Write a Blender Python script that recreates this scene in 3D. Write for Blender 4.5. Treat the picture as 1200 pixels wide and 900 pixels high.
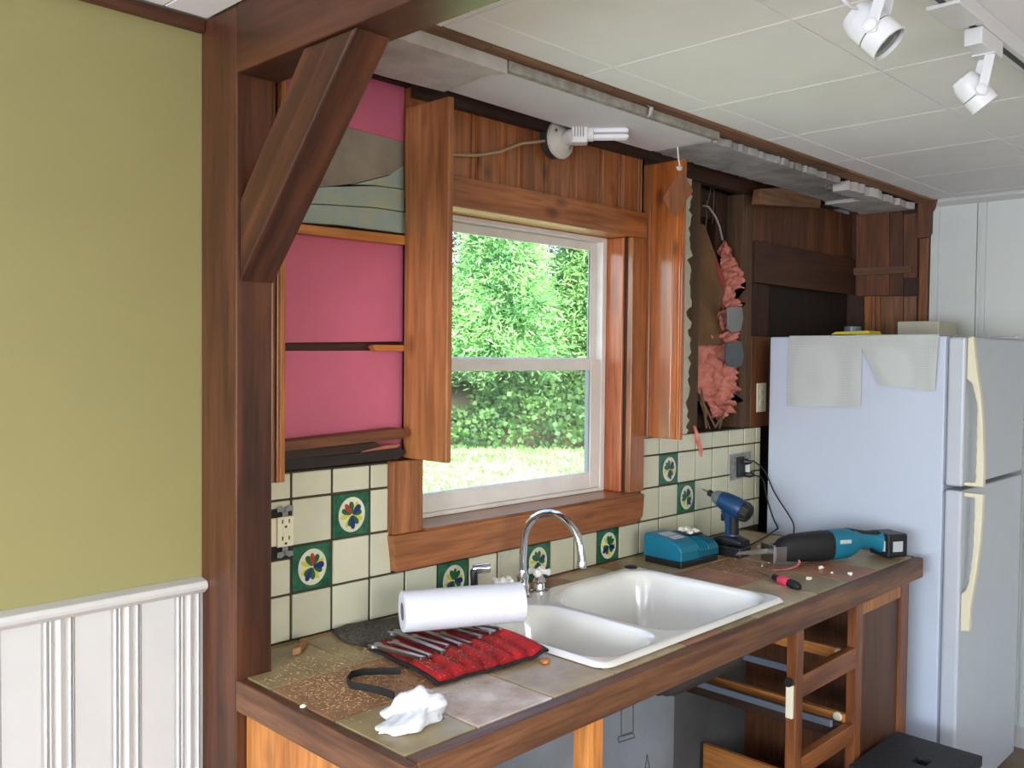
import bpy, bmesh, math, random
import numpy as np
from mathutils import Vector, Matrix, noise
random.seed(7)
for o in list(bpy.data.objects): bpy.data.objects.remove(o)
scene = bpy.context.scene
COL = scene.collection
PI = math.pi
# ------------------------------------------------------------------ camera (calibrated on the wall tiles)
F = 1070.0
CAM = np.array([-1.02417, -1.80878, 1.57669])
YAW, PITCH, ROLL = 0.79797, -0.03163, 0.01067
def _basis():
    f = np.array([math.sin(YAW)*math.cos(PITCH), math.cos(YAW)*math.cos(PITCH), math.sin(PITCH)])
    r = np.array([math.cos(YAW), -math.sin(YAW), 0.0]); u = np.cross(r, f)
    c, s = math.cos(ROLL), math.sin(ROLL)
    return np.array([c*r+s*u, -s*r+c*u, f])
RM = _basis()
cd = bpy.data.cameras.new('camera'); cam = bpy.data.objects.new('camera', cd); COL.objects.link(cam)
cd.sensor_fit = 'HORIZONTAL'; cd.sensor_width = 36.0; cd.lens = F/1200*36; cd.clip_start = 0.02; cd.clip_end = 300
mw = Matrix.Identity(4)
for i in range(3):
    mw[i][0] = RM[0][i]; mw[i][1] = RM[1][i]; mw[i][2] = -RM[2][i]; mw[i][3] = CAM[i]
cam.matrix_world = mw
scene.camera = cam
def _ray(x, y): return RM.T @ np.array([(x-600)/F, (450-y)/F, 1.0])
def PY(x, y, v): d = _ray(x, y); return Vector(CAM+(v-CAM[1])/d[1]*d)     # photo pixel on the plane Y = v
def PX(x, y, v): d = _ray(x, y); return Vector(CAM+(v-CAM[0])/d[0]*d)
def PZ(x, y, v): d = _ray(x, y); return Vector(CAM+(v-CAM[2])/d[2]*d)
# ------------------------------------------------------------------ world, sun, window light, exposure
w = bpy.data.worlds.new('world'); scene.world = w; w.use_nodes = True
nt = w.node_tree; nt.nodes.clear()
sky = nt.nodes.new('ShaderNodeTexSky'); sky.sky_type = 'NISHITA'; sky.sun_disc = False
sky.sun_elevation = math.radians(52); sky.sun_rotation = math.radians(200); sky.dust_density = 3.0; sky.air_density = 1.0
bg = nt.nodes.new('ShaderNodeBackground'); bg.inputs[1].default_value = 1.9
wo = nt.nodes.new('ShaderNodeOutputWorld')
nt.links.new(sky.outputs[0], bg.inputs[0]); nt.links.new(bg.outputs[0], wo.inputs[0])
def lamp(name, kind, loc, rot, energy, color, sx=1, sy=1):
    l = bpy.data.lights.new(name, kind); l.energy = energy; l.color = color
    if kind == 'AREA': l.shape = 'RECTANGLE'; l.size = sx; l.size_y = sy
    o = bpy.data.objects.new(name, l); COL.objects.link(o); o.location = loc; o.rotation_euler = rot
    return o
sun = lamp('sun', 'SUN', (0, -8, 12), (math.radians(38), 0, math.radians(-8)), 10.5, (1, .98, .93)); sun.data.angle = .02
RX0, RX1, RY0 = -3.6, 3.07, -4.0
# daylight entering through the two other windows of the room (wall_left and wall_rear)
lamp('daylight_window_left', 'AREA', (RX0-.12, -1.75, 1.4), (0, math.radians(-134), 0), 262, (.80, .86, 1.0), 1.4, 2.3)
lamp('daylight_window_rear', 'AREA', (-.9, RY0-.12, 1.45), (math.radians(134), 0, 0), 38, (1, .93, .83), 1.9, 1.3)
scene.view_settings.view_transform = 'Standard'; scene.view_settings.look = 'None'
scene.view_settings.exposure = -0.24; scene.view_settings.gamma = 1.0; scene.view_settings.use_curve_mapping = False
# ------------------------------------------------------------------ materials
def lin(c): return tuple(((v/255)/12.92 if v/255 <= .04045 else ((v/255+.055)/1.055)**2.4) for v in c)+(1.0,)
def _mat(name):
    m = bpy.data.materials.new(name); m.use_nodes = True
    nt = m.node_tree; b = nt.nodes['Principled BSDF']
    return m, nt, b
def N(nt, t, **kw):
    n = nt.nodes.new(t)
    for k, v in kw.items():
        if k in n.inputs.keys(): n.inputs[k].default_value = v
        else: setattr(n, k, v)
    return n
def coords(nt, sc=(1, 1, 1), rnd=5.0):
    tc = N(nt, 'ShaderNodeTexCoord'); oi = N(nt, 'ShaderNodeObjectInfo')
    mu = N(nt, 'ShaderNodeMath', operation='MULTIPLY'); mu.inputs[1].default_value = rnd
    nt.links.new(oi.outputs['Random'], mu.inputs[0])
    ad = N(nt, 'ShaderNodeVectorMath', operation='ADD')
    nt.links.new(tc.outputs['Object'], ad.inputs[0]); nt.links.new(mu.outputs[0], ad.inputs[1])
    mp = N(nt, 'ShaderNodeMapping'); mp.inputs['Scale'].default_value = sc
    nt.links.new(ad.outputs[0], mp.inputs['Vector'])
    return mp.outputs[0], oi
def ramp(nt, stops):
    r = N(nt, 'ShaderNodeValToRGB'); e = r.color_ramp.elements
    while len(e) < len(stops): e.new(.5)
    for i, (p, c) in enumerate(stops): e[i].position = p; e[i].color = c
    return r
def mixc(nt, fac, a, b, mode='MIX'):
    n = N(nt, 'ShaderNodeMix', data_type='RGBA', blend_type=mode)
    for s, v in ((0, fac), (6, a), (7, b)):
        if hasattr(v, 'node'): nt.links.new(v, n.inputs[s])
        else: n.inputs[s].default_value = v
    return n.outputs[2]
def bump(nt, b, h, strength=.2, dist=.002):
    n = N(nt, 'ShaderNodeBump', Strength=strength, Distance=dist)
    nt.links.new(h, n.inputs['Height']); nt.links.new(n.outputs[0], b.inputs['Normal'])
MC = {}
def simple(name, rgb, rough=.5, metal=0.0, var=.08, vs=7.0, bmp=0.0, bs=120.0, coat=0.0, spec=.5, alt=None, rvar=0.0):
    if name in MC: return MC[name]
    m, nt, b = _mat(name); c = lin(rgb)
    v, oi = coords(nt)
    n = N(nt, 'ShaderNodeTexNoise', Scale=vs, Detail=4.0, Roughness=.6); nt.links.new(v, n.inputs['Vector'])
    a2 = lin(alt) if alt else tuple(x*(1-var*2) for x in c[:3])+(1,)
    r = ramp(nt, [(.35, a2), (.65, c)]); nt.links.new(n.outputs[0], r.inputs[0])
    col = r.outputs[0]
    if rvar:
        mr = N(nt, 'ShaderNodeMapRange'); mr.inputs['To Min'].default_value = 1-rvar; mr.inputs['To Max'].default_value = 1+rvar*.4
        nt.links.new(oi.outputs['Random'], mr.inputs['Value'])
        hs = N(nt, 'ShaderNodeHueSaturation'); nt.links.new(mr.outputs[0], hs.inputs['Value']); nt.links.new(col, hs.inputs['Color']); col = hs.outputs[0]
    nt.links.new(col, b.inputs['Base Color'])
    b.inputs['Roughness'].default_value = rough; b.inputs['Metallic'].default_value = metal
    b.inputs['Specular IOR Level'].default_value = spec; b.inputs['Coat Weight'].default_value = coat; b.inputs['Coat Roughness'].default_value = .08
    if bmp:
        n2 = N(nt, 'ShaderNodeTexNoise', Scale=bs, Detail=3.0); nt.links.new(v, n2.inputs['Vector']); bump(nt, b, n2.outputs[0], bmp)
    MC[name] = m; return m
def wood(name, dark, light, axis='z', rough=.42, knots=1.0, across=16.0, coat=0.0, kc=(40, 18, 8), rvar=.18, fine=.35):
    key = name+'_'+axis
    if key in MC: return MC[key]
    m, nt, b = _mat(key)
    sc = [across]*3; sc['xyz'.index(axis)] = across*.07
    v, oi = coords(nt, sc)
    n1 = N(nt, 'ShaderNodeTexNoise', Scale=1.0, Detail=5.0, Roughness=.55, Distortion=.7); nt.links.new(v, n1.inputs['Vector'])
    r = ramp(nt, [(.3, lin(dark)), (.72, lin(light))]); nt.links.new(n1.outputs[0], r.inputs[0])
    v2, _ = coords(nt, [x*7 for x in sc])
    n2 = N(nt, 'ShaderNodeTexNoise', Scale=1.0, Detail=3.0); nt.links.new(v2, n2.inputs['Vector'])
    r2 = ramp(nt, [(.35, (1-fine, 1-fine, 1-fine, 1)), (.6, (1, 1, 1, 1))]); nt.links.new(n2.outputs[0], r2.inputs[0])
    col = mixc(nt, 1.0, r.outputs[0], r2.outputs[0], 'MULTIPLY')
    if knots:
        ks = [9.0]*3; ks['xyz'.index(axis)] = 5.0
        v3, _ = coords(nt, ks)
        vo = N(nt, 'ShaderNodeTexVoronoi', Scale=1.0, Randomness=1.0); nt.links.new(v3, vo.inputs['Vector'])
        r3 = ramp(nt, [(.06, (1, 1, 1, 1)), (.2, (0, 0, 0, 1))]); nt.links.new(vo.outputs['Distance'], r3.inputs[0])
        mk = N(nt, 'ShaderNodeMath', operation='MULTIPLY'); mk.inputs[1].default_value = .8*knots; nt.links.new(r3.outputs[0], mk.inputs[0])
        col = mixc(nt, mk.outputs[0], col, lin(kc))
    mr = N(nt, 'ShaderNodeMapRange'); mr.inputs['To Min'].default_value = 1-rvar; mr.inputs['To Max'].default_value = 1+rvar*.5
    nt.links.new(oi.outputs['Random'], mr.inputs['Value'])
    hs = N(nt, 'ShaderNodeHueSaturation'); nt.links.new(mr.outputs[0], hs.inputs['Value']); nt.links.new(col, hs.inputs['Color'])
    nt.links.new(hs.outputs[0], b.inputs['Base Color'])
    b.inputs['Roughness'].default_value = rough; b.inputs['Coat Weight'].default_value = coat; b.inputs['Coat Roughness'].default_value = .12
    bump(nt, b, n2.outputs[0], .15, .001)
    MC[key] = m; return m
def glassmat(name, tint=(1, 1, 1, 1), refl=.08):
    if name in MC: return MC[name]
    m, nt, b = _mat(name); nt.nodes.remove(b)
    t = N(nt, 'ShaderNodeBsdfTransparent'); t.inputs[0].default_value = tint
    g = N(nt, 'ShaderNodeBsdfGlossy'); g.inputs['Roughness'].default_value = .02
    lw = N(nt, 'ShaderNodeLayerWeight', Blend=.5); pw = N(nt, 'ShaderNodeMath', operation='POWER'); pw.inputs[1].default_value = 4.0
    f = N(nt, 'ShaderNodeMath', operation='MULTIPLY_ADD'); f.inputs[1].default_value = .5; f.inputs[2].default_value = .02; mx = N(nt, 'ShaderNodeMixShader')
    nt.links.new(lw.outputs['Facing'], pw.inputs[0]); nt.links.new(pw.outputs[0], f.inputs[0])
    nt.links.new(f.outputs[0], mx.inputs[0]); nt.links.new(t.outputs[0], mx.inputs[1]); nt.links.new(g.outputs[0], mx.inputs[2])
    nt.links.new(mx.outputs[0], nt.nodes['Material Output'].inputs[0]); MC[name] = m; return m
def leafmat(name, c1, c2, trans=.35):
    if name in MC: return MC[name]
    m, nt, b = _mat(name)
    v, oi = coords(nt)
    n = N(nt, 'ShaderNodeTexNoise', Scale=2.2, Detail=5.0); nt.links.new(v, n.inputs['Vector'])
    r = ramp(nt, [(.35, lin(c1)), (.65, lin(c2))]); nt.links.new(n.outputs[0], r.inputs[0])
    nt.links.new(r.outputs[0], b.inputs['Base Color']); b.inputs['Roughness'].default_value = .6
    tr = N(nt, 'ShaderNodeBsdfTranslucent'); nt.links.new(r.outputs[0], tr.inputs[0])
    mx = N(nt, 'ShaderNodeMixShader'); mx.inputs[0].default_value = trans
    nt.links.new(b.outputs[0], mx.inputs[1]); nt.links.new(tr.outputs[0], mx.inputs[2])
    nt.links.new(mx.outputs[0], nt.nodes['Material Output'].inputs[0]); MC[name] = m; return m
# wood kinds
def POST(a): return wood('dark_timber', (54, 27, 14), (112, 64, 37), a, .42, .55, 13, kc=(24, 12, 7))
def PINE(a): return wood('amber_pine', (122, 70, 35), (182, 114, 64), a, .3, .8, 14, .25, kc=(48, 20, 8))
def PALEPINE(a): return wood('orange_pine', (176, 104, 44), (222, 150, 78), a, .45, .5, 12, kc=(120, 60, 24))
def EDGE(a): return wood('counter_edge_wood', (74, 44, 27), (138, 94, 62), a, .5, .3, 18)
def STUD(a): return wood('old_stud_wood', (72, 52, 36), (120, 90, 62), a, .75, .4, 12)
def DARKW(a): return wood('dark_board', (38, 22, 13), (78, 46, 27), a, .65, .4, 12)
def BROWNW(a): return wood('brown_board', (84, 48, 26), (130, 80, 44), a, .55, .4, 13)
def TRIMW(a): return wood('ceiling_furring', (112, 78, 50), (160, 116, 78), a, .6, .3, 12)
WHITE = simple('white_paint', (197, 196, 193), .45, var=.02)
VINYL = simple('white_vinyl', (226, 222, 216), .35, var=.05, vs=14)
OLIVE = simple('olive_wall_paint', (142, 136, 88), .55, var=.03, vs=3, bmp=.08, bs=180)
CEILT = simple('ceiling_tile_white', (242, 242, 240), .8, var=.015, bmp=.12, bs=260, rvar=.02)
DRYW = simple('drywall_paper', (206, 204, 200), .85, alt=(182, 176, 168), vs=9, bmp=.2, bs=60)
CREAM = simple('cream_glazed_tile', (206, 204, 178), .22, var=.06, vs=5, rvar=.06)
GREENT = simple('green_glazed_tile', (22, 74, 50), .2, alt=(48, 104, 72), vs=30)
GROUT = simple('dark_grout', (62, 56, 40), .85, var=.1, vs=60)
PINK = simple('pink_foam', (200, 104, 130), .75, var=.05, vs=5, bmp=.1, bs=200)
GREYB = simple('grey_paper_board', (150, 142, 126), .85, alt=(128, 122, 108), vs=10, bmp=.2)
BLUEP = simple('pale_blue_torn_paper', (150, 172, 172), .9, alt=(170, 178, 150), vs=16, bmp=.5, bs=70)
STEEL = simple('steel', (170, 170, 172), .3, metal=1, var=.1)
CHROME = simple('chrome', (215, 215, 218), .08, metal=1, var=.02)
BLACKP = simple('black_plastic', (26, 27, 30), .45, var=.15, bmp=.1)
BLACKM = simple('black_rubber', (20, 20, 22), .65, var=.15)
TEAL = simple('teal_plastic', (10, 112, 138), .4, var=.08, bmp=.05)
BLUET = simple('dark_blue_plastic', (24, 66, 108), .4, var=.12)
ENAMEL = simple('white_enamel', (236, 234, 226), .12, var=.02, coat=.5)
PORC = simple('white_porcelain', (240, 238, 232), .1, var=.02)
PAPERW = simple('white_paper', (214, 216, 224), .9, var=.02, vs=20, bmp=.35, bs=140)
CLOTHW = simple('white_cloth', (216, 219, 226), .9, var=.03, bmp=.3, bs=200)
FRIDGE = simple('fridge_white', (196, 206, 222), .3, var=.01, bmp=.06, bs=400)
FRIDGEF = simple('fridge_white_shaded', (192, 198, 206), .32, var=.02, bmp=.06, bs=400)  # same white as the body, greyed to put the unlit front into the colour
LAMPW = simple('lamp_white', (222, 224, 226), .4, var=.02)
GASKET = simple('grey_gasket', (150, 158, 172), .6)
IVORY = simple('ivory_plastic', (226, 220, 192), .4, var=.03)
RED = simple('red_canvas', (186, 20, 26), .8, alt=(140, 14, 20), vs=24, bmp=.4, bs=160)
SPECK = simple('speckled_black_canvas', (96, 90, 78), .9, alt=(30, 28, 26), vs=150, bmp=.3)
BLKCAN = simple('black_webbing', (30, 28, 28), .85, var=.1, bmp=.3)
INSUL = simple('pink_fibreglass', (224, 152, 136), .95, alt=(192, 112, 98), vs=26, bmp=1.0, bs=90)
KRAFT = simple('kraft_paper', (124, 92, 58), .8, alt=(98, 70, 44), vs=7)
PLASTER = simple('torn_plaster', (206, 205, 184), .85, var=.08, vs=20, bmp=.3)
CARD = simple('pale_label', (186, 192, 196), .6, var=.05)
# ------------------------------------------------------------------ geometry helpers
class G:
    def __init__(s): s.v = []; s.f = []; s.mi = []; s.cur = 0
    def add(s, vs, fs):
        o = len(s.v); s.v += [Vector(p) for p in vs]
        for f in fs: s.f.append([i+o for i in f]); s.mi.append(s.cur)
        return s
    def box(s, x0, x1, y0, y1, z0, z1):
        return s.add([(x, y, z) for z in (z0, z1) for y in (y0, y1) for x in (x0, x1)],
                     [(0, 2, 3, 1), (4, 5, 7, 6), (0, 1, 5, 4), (2, 6, 7, 3), (0, 4, 6, 2), (1, 3, 7, 5)])
    def prism(s, pts, off):
        n = len(pts); p = [Vector(q) for q in pts]; off = Vector(off)
        return s.add(p+[q+off for q in p], [list(range(n))[::-1], list(range(n, 2*n))]+[(i, (i+1) % n, n+(i+1) % n, n+i) for i in range(n)])
    def tube(s, path, r, n=10, cap=True, flat=1.0):
        P = [Vector(q) for q in path]; k = len(P); R = r if isinstance(r, (list, tuple)) else [r]*k
        t0 = (P[1]-P[0]).normalized(); a = Vector((0, 0, 1)) if abs(t0.z) < .9 else Vector((1, 0, 0))
        u = t0.cross(a).normalized(); rings = []
        for i in range(k):
            t = (P[min(i+1, k-1)]-P[max(i-1, 0)]).normalized()
            u = (u-t*u.dot(t)).normalized(); v = t.cross(u)
            rings.append([P[i]+(u*math.cos(2*PI*j/n)*R[i]+v*math.sin(2*PI*j/n)*R[i]*flat) for j in range(n)])
        vs = [q for ring in rings for q in ring]
        fs = [(i*n+j, i*n+(j+1) % n, (i+1)*n+(j+1) % n, (i+1)*n+j) for i in range(k-1) for j in range(n)]
        if cap: fs += [list(range(n))[::-1], list(range((k-1)*n, k*n))]
        return s.add(vs, fs)
    def lathe(s, prof, c=(0, 0, 0), axis=(0, 0, 1), n=24, cap=True):     # prof: (radius, distance along the axis)
        ax = Vector(axis).normalized(); a = Vector((1, 0, 0)) if abs(ax.x) < .9 else Vector((0, 1, 0))
        u = ax.cross(a).normalized(); v = ax.cross(u); c = Vector(c); k = len(prof)
        vs = [c+ax*h+(u*math.cos(2*PI*j/n)+v*math.sin(2*PI*j/n))*max(r, 1e-5) for r, h in prof for j in range(n)]
        fs = [(i*n+j, i*n+(j+1) % n, (i+1)*n+(j+1) % n, (i+1)*n+j) for i in range(k-1) for j in range(n)]
        if cap: fs += [list(range(n))[::-1], list(range((k-1)*n, k*n))]
        return s.add(vs, fs)
    def loft(s, secs, n=20):      # local +X loft of superellipse sections (x, cy, cz, half width, half height, exponent)
        vs = []
        for x, cy, cz, hw, hh, e in secs:
            for j in range(n):
                a = 2*PI*j/n; c_, s_ = math.cos(a), math.sin(a)
                vs.append((x, cy+hw*math.copysign(abs(c_)**(2/e), c_), cz+hh*math.copysign(abs(s_)**(2/e), s_)))
        k = len(secs)
        fs = [(i*n+j, i*n+(j+1) % n, (i+1)*n+(j+1) % n, (i+1)*n+j) for i in range(k-1) for j in range(n)]
        fs += [list(range(n))[::-1], list(range((k-1)*n, k*n))]
        return s.add(vs, fs)
    def grid(s, fn, nu, nv):
        vs = [fn(i/nu, j/nv) for j in range(nv+1) for i in range(nu+1)]
        return s.add(vs, [(j*(nu+1)+i, j*(nu+1)+i+1, (j+1)*(nu+1)+i+1, (j+1)*(nu+1)+i) for j in range(nv) for i in range(nu)])
    def blob(s, c, r, amp=.15, fr=2.0, sub=3, seed=0.0, sc=(1, 1, 1)):
        bm = bmesh.new(); bmesh.ops.create_icosphere(bm, subdivisions=sub, radius=1.0)
        vs = []
        for v in bm.verts:
            d = v.co.normalized(); k = 1+amp*noise.turbulence(d*fr+Vector((seed, seed*1.7, 3)), 3, False)
            vs.append(Vector(c)+Vector((d.x*sc[0], d.y*sc[1], d.z*sc[2]))*r*k)
        fs = [[q.index for q in f.verts] for f in bm.faces]; bm.free()
        return s.add(vs, fs)
    def xf(s, m): s.v = [m @ q for q in s.v]; return s
def wloc(o):
    p = Vector((0, 0, 0))
    while o: p += o.location; o = o.parent
    return p
def obj(name, g, mat, parent=None, bevel=0.0, smooth=None, seg=2, fixn=True):
    me = bpy.data.meshes.new(name)
    if parent is not None: org = wloc(parent)
    else:
        xs = [v.x for v in g.v]; ys = [v.y for v in g.v]; zs = [v.z for v in g.v]
        org = Vector(((min(xs)+max(xs))/2, (min(ys)+max(ys))/2, min(zs)))
    me.from_pydata([v-org for v in g.v], [], g.f)
    mats = mat if isinstance(mat, (list, tuple)) else [mat]
    for m in mats: me.materials.append(m)
    if len(mats) > 1:
        for p, i in zip(me.polygons, g.mi): p.material_index = i
    if fixn:
        bm = bmesh.new(); bm.from_mesh(me); bmesh.ops.recalc_face_normals(bm, faces=bm.faces); bm.to_mesh(me); bm.free()
    if smooth is not None:
        for p in me.polygons: p.use_smooth = True
        me.set_sharp_from_angle(angle=math.radians(smooth))
    o = bpy.data.objects.new(name, me); COL.objects.link(o)
    if parent is not None: o.parent = parent
    else: o.location = org
    if bevel:
        b = o.modifiers.new('bevel', 'BEVEL'); b.width = bevel; b.segments = seg; b.limit_method = 'ANGLE'; b.angle_limit = math.radians(40)
    return o
def tag(o, label, cat, group=None, kind=None):
    if label: o['label'] = label
    if cat: o['category'] = cat
    if group: o['group'] = group
    if kind: o['kind'] = kind
    return o
def thing(name, label, cat, loc, group=None):
    o = bpy.data.objects.new(name, None); COL.objects.link(o); o.location = loc; o.empty_display_size = .05
    return tag(o, label, cat, group)
def struct(o): o['kind'] = 'structure'; return o
def bx(*a): return G().box(*a)
def inst(src, loc, parent, name=None):
    o = bpy.data.objects.new(name or src.name.split('.')[0], src.data); COL.objects.link(o)
    o.parent = parent; o.location = Vector(loc)-(wloc(parent) if parent else Vector()); 
    for m in src.modifiers:
        if m.type == 'BEVEL':
            b = o.modifiers.new('bevel', 'BEVEL'); b.width = m.width; b.segments = m.segments; b.limit_method = 'ANGLE'
    return o
# ================================================================== THE SETTING
CZ = 2.26
WX0, WX1, WZ0, WZ1 = .487, 1.36, 1.126, 1.966         # window opening
# floor
fl = struct(obj('floor', bx(RX0-.2, RX1+.2, RY0-.2, .2, -.12, 0), simple('floor_vinyl', (140, 116, 96), .5, alt=(116, 96, 80), vs=5)))
# ceiling with its square tiles
ce = struct(obj('ceiling', bx(RX0-.2, RX1+.2, RY0-.2, .2, CZ+.008, CZ+.16), simple('ceiling_seam_white', (206, 204, 196), .85)))
t0 = None
for i in range(-8, 7):
    for j in range(0, 8):
        x0 = .25+.45*i; y1 = -.45-.45*j+.45
        x1 = min(x0+.45, RX1); y0 = y1-.45; xa = max(x0, RX0)
        if j == 0: y1 = -.352 if x0 > -.02 else -.03
        if x0 < -.02 < x1-.05:
            segs = [(xa, -.107), (-.008, x1)]
        else: segs = [(xa, x1)]
        for a, b in segs:
            if b-a < .03: continue
            regular = j > 0 and abs(b-a-.45) < 1e-6
            if regular and t0: inst(t0, ((a+b)/2, (y0+y1)/2, CZ+.004), ce, 'ceiling_tile'); continue
            cx, cy = (a+b)/2, (y0+y1)/2
            g = bx(a-cx+.0012, b-cx-.0012, y0-cy+.0012, y1-cy-.0012, -.004, .004)
            o = obj('ceiling_tile', g.xf(Matrix.Translation((cx, cy, CZ+.004))), CEILT, ce)
            if regular:                     # re-origin the shared tile
                for v in o.data.vertices: v.co -= Vector((cx, cy, CZ+.004))-wloc(ce)
                o.location = Vector((cx, cy, CZ+.004))-wloc(ce)
                bv = o.modifiers.new('bevel', 'BEVEL'); bv.width = .002; bv.segments = 1; t0 = o
            else:
                bv = o.modifiers.new('bevel', 'BEVEL'); bv.width = .002; bv.segments = 1
# window wall core (sheathing) with the window opening
g = G(); ya, yb = .112, .13
g.box(RX0-.2, WX0-.01, ya, yb, -.1, 2.42).box(WX1+.0, RX1+.2, ya, yb, -.1, 2.42)
g.box(WX0-.01, WX1, ya, yb, -.1, WZ0-.01).box(WX0-.01, WX1, ya, yb, WZ1, 2.42)
wb = struct(obj('wall_back', g, DARKW('z')))
# the olive wall left of the post
wo_ = struct(obj('wall_dining', bx(RX0, -.02, .0, .11, 0, 2.42), OLIVE))
tr = struct(obj('trim_1', bx(RX0, -.1065, -.022, 0, 2.236, CZ), POST('x'), bevel=.003))
struct(obj('trim_2', G().prism([(RX0, 0, 1.072), (RX0, -.02, 1.072), (RX0, -.032, 1.082), (RX0, -.034, 1.09), (RX0, -.03, 1.098), (RX0, 0, 1.103)], (-.1065-RX0, 0, 0)), WHITE, bevel=.002))
wp = struct(obj('wainscot', bx(RX0, -.1065, -.008, 0, .09, 1.072), WHITE))
prof = [(-.1285, .002), (-.128, -.012), (-.0605, -.012), (-.0595, -.0085), (-.0555, -.0085), (-.0545, -.015), (-.0525, -.0165), (-.0505, -.015), (-.0495, -.009), (-.047, -.009),
        (-.046, -.0145), (-.044, -.016), (-.042, -.0145), (-.041, -.0085), (-.038, -.009), (-.0325, -.013), (-.0265, -.0155), (-.0205, -.013), (-.015, -.009), (-.012, -.0085), (-.011, -.0145), (-.009, -.016), (-.007, -.0145), (-.006, -.009), (-.0045, -.0085), (-.0035, -.013), (-.001, -.012), (0, .002)]
b0 = None
for k in range(27):
    xr = -.112-.1285*k
    if b0 is None:
        b0 = obj('wainscot_board', G().prism([(xr+a, b-.002, .09) for a, b in prof], (0, 0, .982)), WHITE, wp)
        o0 = Vector((xr, 0, .09))
        for v in b0.data.vertices: v.co -= o0-wloc(wp)
        b0.location = o0-wloc(wp)
    else: inst(b0, (xr, 0, .09), wp, 'wainscot_board')
struct(obj('baseboard_dining', bx(RX0, -.1065, -.018, 0, 0, .09), WHITE, bevel=.003))
# right wall: white boards behind the refrigerator
wr = struct(obj('wall_right', bx(RX1, RX1+.12, RY0-.2, .11, 0, 2.42), simple('wall_right_white', (214, 218, 212), .6, var=.02)))
WBRD = simple('wall_board_white', (216, 221, 216), .5, var=.02)
y = -.335; k = 0; s0 = None
while y > -3.9:
    if s0 is None:
        pr = [(-.187, 0), (-.187, -.010), (-.186, -.012), (-.045, -.012), (-.043, -.006), (-.037, -.006), (-.035, -.0165), (-.022, -.0165), (-.02, -.009), (-.012, -.009), (-.010, -.0135), (-.004, -.0135), (-.001, -.010), (0, 0)]
        s0 = obj('wall_board', G().prism([(RX1+b, y+a, .09) for a, b in pr], (0, 0, CZ-.03-.09)), WBRD, wr)
        o0 = Vector((RX1, y, .09))
        for v in s0.data.vertices: v.co -= o0-wloc(wr)
        s0.location = o0-wloc(wr)
    else: inst(s0, (RX1, y, .09), wr, 'wall_board')
    y -= .188
struct(obj('trim_3', G().prism([(RX1, -.335, CZ), (RX1-.03, -.335, CZ), (RX1-.028, -.335, CZ-.012), (RX1-.012, -.335, CZ-.03), (RX1, -.335, CZ-.03)], (0, -3.6, 0)), WHITE))
struct(obj('baseboard_right', bx(RX1-.016, RX1, -3.9, -.34, 0, .09), WHITE, bevel=.003))
# left and rear walls of the room, each with a window
PLW = simple('pale_wall', (226, 226, 222), .6, var=.03)
g = G(); g.box(RX0-.12, RX0, RY0-.2, -2.9, 0, 2.42).box(RX0-.12, RX0, -.6, .11, 0, 2.42).box(RX0-.12, RX0, -2.9, -.6, 0, .7).box(RX0-.12, RX0, -2.9, -.6, 2.1, 2.42)
struct(obj('wall_left', g, PLW))
g = G(); g.box(RX0, -1.85, RY0-.12, RY0, 0, 2.42).box(.05, RX1, RY0-.12, RY0, 0, 2.42).box(-1.85, .05, RY0-.12, RY0, 0, .8).box(-1.85, .05, RY0-.12, RY0, 2.1, 2.42)
struct(obj('wall_rear', g, PLW))
def simple_window(name, a, b, z0, z1, fn):
    fr = None
    g = G()
    for r in ((a, a+.05, z0, z1), (b-.05, b, z0, z1), (a+.05, b-.05, z0, z0+.05), (a+.05, b-.05, z1-.05, z1)): fn(g, *r)
    fr = struct(obj(name, g, VINYL)); g = G(); m = (a+b)/2; fn(g, m-.02, m+.02, z0+.05, z1-.05); obj('mullion', g, VINYL, fr)
simple_window('window_2', -2.9, -.6, .7, 2.1, lambda g, a, b, c, d: g.box(RX0-.08, RX0-.03, a, b, c, d))
simple_window('window_3', -1.85, .05, .8, 2.1, lambda g, a, b, c, d: g.box(a, b, RY0-.08, RY0-.03, c, d))
# ------------------------------------------------------------------ timber post, beam, brace
tag(obj('timber_post', bx(-.106, -.0245, -.145, -.0005, 0, CZ), POST('z'), bevel=.003), 'dark stained square timber post between olive wall and tiled counter', 'post')
tag(obj('ceiling_beam', bx(-.106, -.0105, -3.98, -.1455, 2.127, CZ+.006), POST('y'), bevel=.003), 'dark stained ceiling beam butting into the timber post', 'beam')
br = [(-.1455, 1.717), (-.1455, 1.878), (-.372, 2.1268), (-.53, 2.1268)]
kb = tag(obj('knee_brace', G().prism([(-.0985, a, b) for a, b in br], (.076, 0, 0)), wood('brace_timber', (52, 26, 14), (106, 61, 36), 'z', .42, .4, 13), bevel=.004), 'diagonal dark wooden brace between post and ceiling beam', 'brace')
th = math.radians(43); iR = Matrix.Rotation(-th, 4, 'X')
for v in kb.data.vertices: v.co = iR @ v.co
kb.rotation_euler.x = th
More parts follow.
